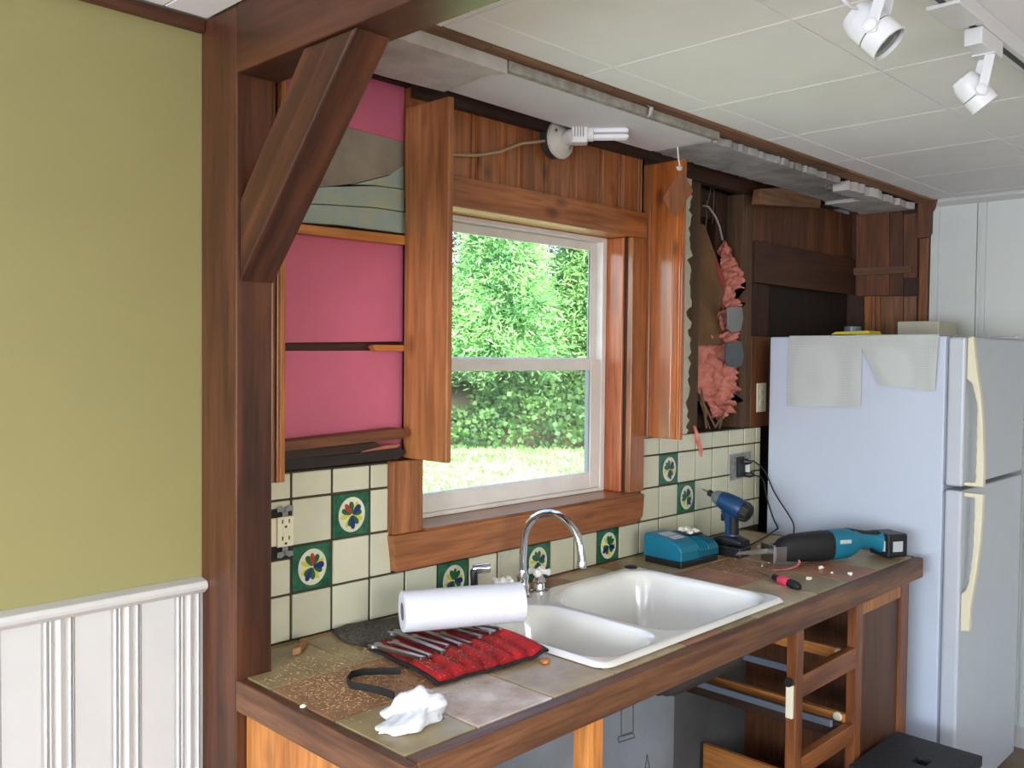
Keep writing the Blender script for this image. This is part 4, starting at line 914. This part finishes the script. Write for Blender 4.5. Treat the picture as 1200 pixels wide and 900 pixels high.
g = G(); g.tube([PZ(905, 668, TZ+.004), PZ(920, 668, TZ+.005), PZ(932, 664, TZ+.008), PZ(937, 659, TZ+.012), PZ(936, 656, TZ+.02)], [.003, .004, .005, .004, .003], 8, flat=.6)
tag(obj('pink_strip', g, simple('pink_plastic', (206, 106, 116), .6), smooth=60), 'curled pink plastic strip beside the screwdriver', 'scrap')
# ------------------------------------------------------------------ debris on the counter
def chip(p, sz, m, label, cat, group, name, k):
    g = G(); r = random.Random(k); n = 6
    pts = [(p.x+sz*(.6+.5*r.random())*math.cos(2*PI*i/n+.3), p.y+sz*(.4+.5*r.random())*math.sin(2*PI*i/n+.3), TZ+.0012+r.random()*.001) for i in range(n)]
    g.prism(pts, (0, 0, sz*.45)); return tag(obj(name, g, m), label, cat, group)
for k, (a, b, s) in enumerate(((636, 777, .016), (678, 780, .006), (426, 825, .007), (1019, 668, .006))): pass
chip(PZ(639, 777, TZ), .016, PALEPINE('x'), 'flat pale wood chip on the counter in front of the sink', 'wood chip', None, 'wood_chip', 3)
g = G(); p0, p1 = PZ(343, 762, TZ+.01), PZ(354, 750, TZ+.012); g.prism([p0+Vector((-.006, -.008, -.009)), p0+Vector((.014, -.01, -.009)), p1+Vector((.012, -.006, -.011)), p1+Vector((-.004, -.004, -.011))], (0, 0, .016))
tag(obj('wood_offcut', g, wood('offcut', (150, 108, 66), (186, 142, 92), 'x', .7, 0), bevel=.002), 'small wood offcut leaning near the wall tiles by the post', 'wood offcut')
CRUMB = simple('white_foam_crumb', (238, 234, 222), .9, var=.03)
for k, (a, b, sz_, lab) in enumerate(((962, 667, .011, 'largest white plaster crumb below the saw body'), (975, 672, .005, 'tiny round plaster crumb beside the largest crumb'), (996, 674, .009, 'flat plaster crumb near the wooden counter edge below the saw'), (947, 680, .01, 'white plaster crumb beside the screwdriver handle'), (889, 641, .006, 'plaster crumb between the driver battery and saw blade'), (893, 664, .004, 'small plaster crumb by the screwdriver tip'), (901, 660, .004, 'small plaster crumb between screwdriver and saw shoe'), (355, 829, .006, 'white plaster crumb by the edge board at the rag end of the counter'), (920, 634, .005, 'plaster crumb behind the saw near the power cord'))):
    p = PZ(a, b, TZ); g = G(); g.blob((p.x, p.y, TZ+sz_*.5), sz_*.75, .8, 2.5, 2, k*1.7, (1.2, 1, .65))
    tag(obj('plaster_crumb', g, CRUMB), lab, 'debris', 'plaster crumbs on the countertop')
pcr = mC @ Vector((.15, .11, .0))
g = G()
for k in range(9): g.blob(mC @ Vector((.125+.055*random.random(), .06+.06*random.random(), .0895+.004*random.random())), .009, .8, 3, 2, k*2.1, (1.3, 1, .6))
tag(obj('plaster_flakes', g, CRUMB), 'little heap of white plaster flakes on top of the battery charger', 'debris')
def dust(name, label, quads, n, m, seed, size=.0021):
    g = G(); r = random.Random(seed)
    for (x0, y0, sx, sy, fr) in quads:
        for _ in range(int(n*fr)):
            x = r.gauss(x0, sx); y = r.gauss(y0, sy)
            if not (-.08 < x < 2.07 and -.65 < y < -.008): continue
            if .45 < x < 1.285 and -.648 < y < -.09: continue
            if x < -.015 and y > -.155: continue
            a = r.random()*PI; l = size*r.uniform(.5, 1.9); w_ = size*r.uniform(.25, .5); c_, s_ = math.cos(a), math.sin(a)
            z0 = TZ+.0006; z1 = z0+r.uniform(.0004, .0014)
            P_ = [(x+c_*l-s_*w_, y+s_*l+c_*w_, z0), (x+c_*l+s_*w_, y+s_*l-c_*w_, z1), (x-c_*l+s_*w_, y-s_*l-c_*w_, z0+.0003), (x-c_*l-s_*w_, y-s_*l+c_*w_, z1)]
            g.add(P_, [(0, 1, 2, 3)])
    return tag(obj(name, g, m, fixn=False), label, 'debris', None, 'stuff')
dust('sawdust', 'scattered orange sawdust shavings on the counter tiles', [(.04, -.33, .07, .07, .45), (.1, -.2, .1, .09, .2), (.2, -.35, .12, .1, .15), (1.55, -.3, .15, .12, .2), (1.8, -.4, .2, .15, .08), (1.9, -.15, .15, .08, .12)], 4200, simple('sawdust_orange', (224, 182, 132), .9, var=.25, vs=140), 5)
g = G(); r = random.Random(8)
for _ in range(420):
    s, t = min(.97, max(.03, r.gauss(.35, .3))), min(.97, max(.03, r.gauss(.72, .2))); p = roll(s, t); x, y, z = p; a = r.random()*PI; l = .0018*r.uniform(.5, 1.6)
    g.add([(x+l*math.cos(a), y+l*math.sin(a), z+.0035), (x-l*math.sin(a)*.4, y+l*math.cos(a)*.4, z+.004), (x-l*math.cos(a), y-l*math.sin(a), z+.0035), (x+l*math.sin(a)*.4, y-l*math.cos(a)*.4, z+.004)], [(0, 1, 2, 3)])
tag(obj('sawdust', g, simple('sawdust_orange', (214, 158, 98), .9), fixn=False), 'fine sawdust sprinkled over the red tool roll', 'debris', None, 'stuff')
# ------------------------------------------------------------------ outlets and cords on the tiles
gc = PY(334.5, 623, -.014); gx, gz = gc.x, gc.z
t = thing('gfci_outlet', 'ivory outlet in an open box between the post and decorated tile', 'outlet', (gx, -.004, gz-.06))
obj('box_opening', bx(-.002, .108, -.003, .0, 1.11, 1.22), simple('dark_box', (26, 22, 18), .8), t)
obj('side_body', bx(gx-.034, gx+.018, -.009, -.0032, gz-.032, gz+.032), IVORY, t, .002)
fc_ = obj('face', bx(gx-.021, gx+.021, -.016, -.0092, gz-.034, gz+.034), IVORY, t, .002)
for s_ in (-1, 1):
    zz = gz+s_*.019
    for q in ((gx-.010, gx-.007, zz, zz+.009), (gx+.007, gx+.010, zz, zz+.009), (gx-.003, gx+.003, zz-.010, zz-.005)): obj('slot', bx(q[0], q[1], -.0166, -.0161, q[2], q[3]), BLACKP, fc_)
    obj('test_button', bx(gx-.008, gx+.008, -.0172, -.0161, gz+s_*.0045-.0035, gz+s_*.0045+.0035), IVORY, fc_, .001)
    z = gz+s_*.047; ZN = simple('zinc', (156, 158, 156), .4, metal=.7)
    g = G().prism([(gx-.007, -.0135, gz+s_*.034), (gx+.007, -.0135, gz+s_*.034), (gx+.007, -.0135, z-s_*.002), (gx+.02, -.0135, z-s_*.001), (gx+.021, -.0135, z+s_*.01), (gx+.01, -.0135, z+s_*.012), (gx, -.0135, z+s_*.006), (gx-.01, -.0135, z+s_*.012), (gx-.021, -.0135, z+s_*.01), (gx-.02, -.0135, z-s_*.001), (gx-.007, -.0135, z-s_*.002)], (0, .0016, 0))
    e_ = obj('mounting_ear', g, ZN, t)
    obj('screw', G().lathe([(.004, 0), (.003, .002)], (gx, -.0136, z), (0, -1, 0), 10), STEEL, e_)
ox = PY(866, 547, -.004)
t = thing('wall_outlet', 'paint spattered grey outlet plate on the tiles beside the refrigerator', 'outlet', (ox.x, -.004, ox.z-.06))
GPL = simple('spattered_plate', (150, 150, 148), .5, alt=(110, 110, 110), vs=60)
obj('plate', G().prism([PY(855, 533, -.0065), PY(880, 529, -.0065), PY(880, 557, -.0065), PY(856, 564, -.0065)], (0, .0018, 0)), GPL, t)
obj('receptacle', G().prism([PY(866, 536, -.018), PY(873, 535, -.018), PY(873, 558, -.018), PY(866, 560, -.018)], (0, .0113, 0)), BLACKP, t, .002)
pA = PY(874, 541, -.02); pB = PY(877, 556, -.02)
def cord(label, plug, path, r=.0028):
    t = thing('power_cord', label, 'cord', plug)
    pg = obj('plug', G().loft([(-.012, 0, 0, .011, .011, 3), (.008, 0, 0, .012, .012, 3), (.022, 0, 0, .006, .006, 2)], 14).xf(Matrix.Translation(plug) @ Matrix.Rotation(math.radians(-75), 4, 'Z')), BLACKP, t, smooth=50)
    # smooth the path
    P_ = [Vector(p) for p in path]; out = []
    for i in range(len(P_)-1):
        p0, p1, p2, p3 = P_[max(i-1, 0)], P_[i], P_[i+1], P_[min(i+2, len(P_)-1)]
        for k in range(8):
            s = k/8; out.append(.5*((2*p1)+(-p0+p2)*s+(2*p0-5*p1+4*p2-p3)*s*s+(-p0+3*p1-3*p2+p3)*s**3))
    out.append(P_[-1]); obj('lead', G().tube(out, r, 8), BLACKM, t, smooth=60)
cord('black power cord looping from the upper plug down to the counter', pA, [pA+Vector((.008, -.02, 0)), PY(884, 541, -.05), PX(896, 552, 2.17), PX(908, 578, 2.165), PX(924, 603, 2.16), PX(930, 615, 2.155), PZ(930, 627, TZ+.005)])
cord('black power cord hanging from the lower plug behind the counter end', pB, [pB+Vector((.006, -.02, 0)), PY(884, 557, -.045), PX(894, 562, 2.18), PX(899, 585, 2.18), PX(906, 607, 2.175), PX(911, 618, 2.17), Vector((2.15, -.12, TZ+.006)), Vector((1.95, -.17, TZ+.0045)), Vector((1.75, -.2, TZ+.0045)), Vector((1.702, -.15, TZ+.0045))])
g = G(); g.box(ox.x+.02, ox.x+.032, -.035, -.019, ox.z-.02, ox.z+.03)
tag(obj('plug_adapter', g, simple('white_adapter', (214, 214, 208), .4), bevel=.002), 'small white plug adapter in the outlet beside the refrigerator', 'adapter')
# ------------------------------------------------------------------ refrigerator
FX0, FX1, FZ = 2.2, 2.872, 1.657
rf = thing('refrigerator', 'white top freezer refrigerator standing at the counter end', 'refrigerator', (2.54, -.4, 0))
obj('body', bx(FX0, FX1, -.706, -.055, .03, FZ), FRIDGE, rf, .006)
for z0, z1, nm in ((1.152, FZ-.004, 'freezer_door'), (.05, 1.138, 'door')):
    d_ = obj(nm, bx(FX0, FX1, -.768, -.712, z0, z1), FRIDGEF, rf, .009, seg=3)
    obj('gasket', bx(FX0+.003, FX1-.003, -.7118, -.7062, z0+.01, z1-.01), GASKET, d_)
obj('kick_plate', bx(FX0+.02, FX1-.02, -.69, -.66, .0, .03), BLACKP, rf)
obj('hinge_cap', bx(FX0+.01, FX0+.04, -.7115, -.7065, FZ-.02, FZ), GASKET, rf)
obj('hinge_cap', bx(FX1-.08, FX1-.01, -.76, -.66, FZ, FZ+.012), FRIDGEF, rf, .003)
def hnd(pts, name, par, x0=FX0+.012, wd=.028, m=IVORY): return obj(name, G().prism([(x0, a, b) for a, b in pts], (wd, 0, 0)), m, par, .004)
fz = next(c for c in rf.children if c.name.startswith('freezer_door')); dr_ = next(c for c in rf.children if c.name == 'door' or c.name.startswith('door.'))
wav = [(-.803-.002*(k % 2), 1.43-.022*k) for k in range(12)]
hnd([(-.7685, 1.652), (-.786, 1.655), (-.792, 1.6), (-.802, 1.53), (-.814, 1.46), (-.823, 1.36), (-.828, 1.25), (-.829, 1.156), (-.7685, 1.156), (-.7685, 1.168), (-.803, 1.17)]+wav[::-1]+[(-.795, 1.465), (-.785, 1.5), (-.7685, 1.512)], 'handle', fz)
wav = [(-.803+.003*(k/12)-.002*(k % 2)+.012*max(0, k-6)/6, 1.075-.022*k) for k in range(12)]
hnd([(-.7685, 1.134), (-.829, 1.134), (-.828, 1.06), (-.824, .97), (-.816, .88), (-.806, .8), (-.798, .745), (-.797, .67), (-.7685, .665), (-.7685, .79), (-.782, .805)]+wav[::-1]+[(-.803, 1.118), (-.7685, 1.12)], 'handle', dr_)
# shelf liner sheets draped over the side
m, nt_, b_ = _mat('perforated_liner'); v_, _ = coords(nt_, (1, 1, 1), 0)
vo = N(nt_, 'ShaderNodeTexVoronoi', Scale=210.0, Randomness=0.0); nt_.links.new(v_, vo.inputs['Vector'])
rp = ramp(nt_, [(.2, lin((166, 172, 170))), (.38, lin((198, 203, 200)))]); nt_.links.new(vo.outputs['Distance'], rp.inputs[0]); nt_.links.new(rp.outputs[0], b_.inputs['Base Color']); b_.inputs['Roughness'].default_value = .8
bump(nt_, b_, vo.outputs['Distance'], .6, .002); LINER = m
def liner(label, px, xo, top):
    t = thing('shelf_liner', label, 'liner', (FX0, -.3, FZ))
    q = [PX(a, b, FX0-xo) for a, b in px]
    def fn(u, v):
        p = q[0].lerp(q[1], u).lerp(q[3].lerp(q[2], u), v); return Vector((FX0-xo-.0015-.004*math.sin(v*2.5)*abs(math.sin(u*4)), p.y, min(p.z, FZ+.002)))
    obj('hanging_part', shell2(fn, 16, 12), LINER, t, smooth=60)
    obj('top_part', bx(FX0-xo-.001, FX0+top, min(q[0].y, q[1].y), max(q[0].y, q[1].y), FZ+.0008+xo*.4, FZ+.0035+xo*.4), LINER, t)
def shell2(fn, nu, nv):
    g = G(); g.grid(fn, nu, nv); g.grid(lambda u, v: Vector(fn(u, v))-Vector((.002, 0, 0)), nu, nv); return g
liner('pale perforated shelf liner hanging square over the refrigerator side', [(925.5, 393), (1011, 393), (1010, 477.5), (922.5, 476)], .001, .3)
liner('pale perforated shelf liner hanging crooked near the refrigerator door', [(1003, 393), (1101, 393), (1096, 459), (1031, 451)], .005, .25)
# things on top of the refrigerator
tag(obj('sponge_cloth', G().prism([PX(974, 392, FX0+.06), PX(979, 389, FX0+.06), PX(1018, 387.5, FX0+.06), PX(1020, 391.5, FX0+.06)], (.1, 0, 0)), simple('yellow_cloth', (206, 186, 52), .85)), 'folded yellow cloth on top of the refrigerator', 'cloth')
c = PX(999, 392, FX0+.45); c.z = FZ
g = G(); g.lathe([(.03, 0), (.032, .002), (.034, .05), (.03, .052), (.005, .04)], (c.x, c.y, FZ+.0005), (0, 0, 1), 16)
tag(obj('plastic_cup', g, simple('blue_grey_plastic', (118, 138, 156), .3), smooth=40), 'blue grey plastic cup on top of the refrigerator by the alcove', 'cup')
tag(obj('small_box', bx(2.66, 2.86, -.52, -.36, FZ+.0005, FZ+.07), simple('cream_carton', (196, 192, 172), .7), bevel=.004), 'cream carton on top of the refrigerator beside the white wall', 'box')
# ------------------------------------------------------------------ step stool
st = thing('step_stool', 'black plastic step stool with a grip hole in front of the cabinet', 'stool', (1.8, -.79, 0))
STZ = .375
g = G(); X0, X1, Y0, Y1 = 1.585, 1.94, -.93, -.672; hx0, hx1, hy0, hy1 = 1.745, 1.8, -.835, -.79
STM = simple('speckled_black_top', (38, 40, 44), .6, alt=(24, 25, 28), vs=80, bmp=.8, bs=70)
g.box(X0, X1, Y0, hy0, STZ-.03, STZ).box(X0, X1, hy1, Y1, STZ-.03, STZ).box(X0, hx0, hy0, hy1, STZ-.03, STZ).box(hx1, X1, hy0, hy1, STZ-.03, STZ)
tp_ = obj('top', g, STM, st)
for sx in (X0+.004, X1-.03): g = G(); g.prism([(sx, Y0+.004, STZ-.031), (sx, Y1-.004, STZ-.031), (sx, Y1+.0, 0), (sx, Y1-.05, 0), (sx, Y1-.06, .12), (sx, Y0+.06, .12), (sx, Y0+.05, 0), (sx, Y0-.0, 0)], (.026, 0, 0)); obj('leg_panel', g, BLACKP, st, .003)
obj('apron', bx(X0+.03, X1-.03, Y0+.006, Y0+.016, STZ-.12, STZ-.031), BLACKP, st, .002)
# ------------------------------------------------------------------ track light
TY = -1.19
tk = thing('track_rail', 'white ceiling track rail holding the spotlights', 'track light', (1.3, TY, CZ-.035))
obj('rail', bx(.2, 2.2, TY-.018, TY+.018, CZ-.034, CZ-.0005), LAMPW, tk, .002)
obj('slot', bx(.22, 2.18, TY-.006, TY+.006, CZ-.0348, CZ-.0341), BLACKP, tk)
obj('feed_box', bx(.72, .86, TY-.03, TY+.03, CZ-.042, CZ-.0345), LAMPW, tk, .003)
def spot(label, px_head, aim, r, L, glass):
    c = PY(*px_head, TY+.02)
    t = thing('track_spotlight', label, 'spotlight', (c.x, c.y, c.z-.06), 'ceiling track spotlights')
    top = CZ-.0352
    obj('adapter', bx(c.x-.085, c.x+.045, TY-.017, TY+.017, top-.034, top), LAMPW, t, .003)
    aim = Vector(aim).normalized()
    side = aim.cross(Vector((0, 0, 1))).normalized()
    sr = r+.004
    g = G()
    for s in (-1, 1):
        a = c+side*s*sr; b_ = Vector((c.x, TY, top-.036))+side*s*sr*.55
        u = side*.0015; wv = Vector((side.y, -side.x, 0))*.0095
        g.add([a-u-wv-Vector((0, 0, .012)), a+u-wv-Vector((0, 0, .012)), a+u+wv-Vector((0, 0, .012)), a-u+wv-Vector((0, 0, .012)), b_-u-wv, b_+u-wv, b_+u+wv, b_-u+wv], [(0, 1, 2, 3), (7, 6, 5, 4), (0, 4, 5, 1), (1, 5, 6, 2), (2, 6, 7, 3), (3, 7, 4, 0)])
    b1 = Vector((c.x, TY, top-.036)); g.box(b1.x-.022, b1.x+.022, b1.y-.022, b1.y+.022, b1.z-.002, b1.z+.0015)
    obj('yoke', g, LAMPW, t, .0008)
    for s in (-1, 1): obj('pivot_knob', G().lathe([(.011, 0), (.011, .004), (.008, .006)], c+side*s*(sr+.001), side*s, 16), LAMPW, t, smooth=40)
    back = c-aim*L*.5
    obj('rear_can', G().lathe([(r*.5, -.014), (r*.8, -.012), (r*.93, 0), (r, .006), (r, L*.52)], back, aim, 32), LAMPW, t, smooth=40)
    obj('seam_ring', G().lathe([(r*.97, L*.52), (r*.97, L*.55)], back, aim, 32), BLACKP, t)
    fcan = obj('front_can', G().lathe([(r, L*.55), (r*1.01, L), (r*.93, L+.001), (r*.9, L-.012), (r*.3, L-.03)], back, aim, 32), LAMPW, t, smooth=40)
    obj('lens', G().lathe([(r*.895, L-.006), (r*.6, L-.005), (.001, L-.0045)], back, aim, 32), glass, fcan, smooth=60)
    obj('reflector', G().lathe([(r*.88, L-.0115), (r*.5, L-.022), (r*.12, L-.028)], back, aim, 24), simple('reflector_grey', (120, 120, 108), .25, metal=.6), fcan, smooth=60)
    g = G(); g.lathe([(.008, L*.2+.0), (.008, L-.012), (.004, L-.009)], back, aim, 12); obj('bulb', g, simple('bulb_yellow', (214, 206, 150), .2), fcan, smooth=50)
lensm = glassmat('lamp_lens', (.75, .78, .74, 1))
spot('white track spotlight turned so its glass lens shows beside a thin cable', (1025, 37), (.12, -.6, -.65), .032, .068, lensm)
spot('white track spotlight with a hooded front hanging near the white wall', (1143, 110), (.36, -.5, -.75), .0285, .06, lensm)
c = PY(1005, 15, TY)
g = G(); g.tube([Vector((PY(985, -22, TY).x, TY, CZ-.036)), PY(985, -22, TY), PY(989, 0, TY), PY(996, 8, TY), PY(1004, 10, TY+.015)], .003, 8)
tag(obj('lamp_cable', g, LAMPW, smooth=60), 'thin white cable curling behind the spotlight with visible lens', 'cable')
# ------------------------------------------------------------------ the garden
GZ = .05
struct(obj('ground', bx(-14, 34, .2, 40, GZ-.3, GZ), simple('lawn_soil', (140, 170, 110), .95, alt=(190, 206, 160), vs=3.0)))
def quads_np(name, pts, mats, label, cat, kind='stuff', parent=None):
    me = bpy.data.meshes.new(name); n = len(pts)//4
    me.from_pydata([tuple(p) for p in pts], [], [(4*i, 4*i+1, 4*i+2, 4*i+3) for i in range(n)])
    me.materials.append(mats); o = bpy.data.objects.new(name, me); COL.objects.link(o)
    if parent: o.parent = parent
    if label: tag(o, label, cat, None, kind)
    return o
rng = np.random.default_rng(4)
def leaves(cent, size, flat=0.0, stretch=2.0, up=None):
    n = len(cent); a = rng.normal(size=(n, 3))
    if up is not None: a = a*.6+up
    a /= np.linalg.norm(a, axis=1)[:, None]
    b = rng.normal(size=(n, 3)); b -= a*(a*b).sum(1)[:, None]; b /= np.linalg.norm(b, axis=1)[:, None]
    s = size*rng.uniform(.6, 1.4, (n, 1))
    p = np.stack([cent-a*s*stretch*.5, cent+b*s*.5, cent+a*s*stretch*.5, cent-b*s*.5], 1)
    return p.reshape(-1, 3)
# grass blades
n = 26000; r0 = rng.uniform(0, 1, (n, 2)); gp = np.c_[r0[:, 0]*14+2, r0[:, 1]*10+1.2, np.full(n, GZ+.02)]
gp[:, 0] += gp[:, 1]*.6-2
quads_np('lawn_grass', leaves(gp, .03, 0, 3.5, np.array([0, 0, 1.0])), leafmat('grass_blades', (128, 172, 100), (184, 212, 150), .4), 'sunlit mown grass outside the window', 'grass')
# ivy bank behind the lawn, and conifers
def along(t, off): # line across the view, t metres to the right, off metres further away
    c0 = np.array([9.2, 8.6]); d = np.array([.7, -.7]); f = np.array([.7, .72]); return c0+d*t+f*off
n = 26000; t_ = rng.uniform(-8, 9, n); o_ = rng.uniform(0, 1, n)**.7; prof_ = 1.35*o_**.8
base = np.array([along(a, b*2.2) for a, b in zip(t_, o_)])
cent = np.c_[base, GZ+prof_*(.75+.25*np.sin(t_*1.7))+rng.normal(0, .06, n)]
quads_np('ivy_bank', leaves(cent, .085, 0, 1.1), leafmat('ivy_leaves', (52, 92, 48), (112, 160, 84), .3), 'green ivy covering the bank behind the lawn', 'ivy')
hill = G(); hill.grid(lambda u, v: (*along(-10+20*u, .25+2.2*v), GZ+1.15*min(1, v*1.0)**.8-.08), 24, 8)
o = obj('bank', hill, simple('bank_soil', (70, 66, 44), .95), smooth=90); struct(o)
def conifer(label, t, off, h, r, n, mat, seed, lean=0, zb=.5):
    rg = np.random.default_rng(seed); b = along(t, off); base_z = GZ+min(1.1, .5*off)
    root = thing('conifer', label, 'tree', (b[0], b[1], base_z), 'trees beyond the lawn')
    tr_ = G(); tr_.tube([(b[0], b[1], base_z), (b[0]+.05, b[1], base_z+h*.5), (b[0], b[1], base_z+h*.96)], [.11, .07, .015], 8); obj('trunk', tr_, simple('bark', (92, 68, 52), .9, var=.2), root)
    # fronds: clumps along drooping branches
    nb = n//70; pts = []; dirs = []
    for k in range(nb):
        z = zb+(h-zb)*rg.uniform(0, 1)**1.15; R_ = r*(1-(z-zb)/(h-zb))**.6*rg.uniform(.55, 1.08)+.1; a = rg.uniform(0, 2*PI)
        m_ = 70; s = rg.uniform(.35, 1, m_)**.7; w_ = rg.normal(0, .10, (m_, 3))*(.6+.8*s[:, None])
        q = np.c_[R_*s*math.cos(a), R_*s*math.sin(a), z+.25*s-.45*s**2]+w_
        pts.append(q); dd = np.array([math.cos(a), math.sin(a), .15-.6*rg.uniform()]); dirs.append(np.repeat(dd[None]*1.1, m_, 0))
    q = np.concatenate(pts)
    P_ = leaves(q, .026, 0, 5.0, np.concatenate(dirs))
    o = quads_np('foliage', P_, mat, None, None, parent=root); return root
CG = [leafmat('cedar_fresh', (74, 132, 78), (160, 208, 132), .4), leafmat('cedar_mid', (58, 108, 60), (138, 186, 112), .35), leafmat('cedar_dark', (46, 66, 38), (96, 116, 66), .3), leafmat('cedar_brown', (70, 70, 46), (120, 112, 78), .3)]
conifer('bright green cedar filling the upper window pane', .15, 2.3, 3.3, 1.45, 56000, CG[0], 1, zb=.15)
conifer('bright green cedar near the sunlit right edge of the window', 2.0, 2.9, 3.6, 1.3, 40000, CG[1], 2, zb=.2)
conifer('pale green cedar leaning behind the pine end panel', -2.0, 2.8, 3.8, 1.4, 36000, CG[1], 3, zb=.2)
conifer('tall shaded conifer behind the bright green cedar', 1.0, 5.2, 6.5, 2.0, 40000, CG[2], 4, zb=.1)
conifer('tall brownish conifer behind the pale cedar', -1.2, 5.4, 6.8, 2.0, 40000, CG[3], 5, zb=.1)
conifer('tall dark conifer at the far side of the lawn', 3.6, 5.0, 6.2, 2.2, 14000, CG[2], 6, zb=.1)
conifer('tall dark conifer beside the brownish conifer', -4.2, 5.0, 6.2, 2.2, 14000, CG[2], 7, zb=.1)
conifer('young cedar growing at the end of the ivy bank', 5.4, 2.8, 3.6, 1.5, 9000, CG[0], 8, zb=.2)
conifer('spreading cedar growing left of the ivy bank', -5.4, 2.8, 3.6, 1.5, 9000, CG[0], 9, zb=.2)
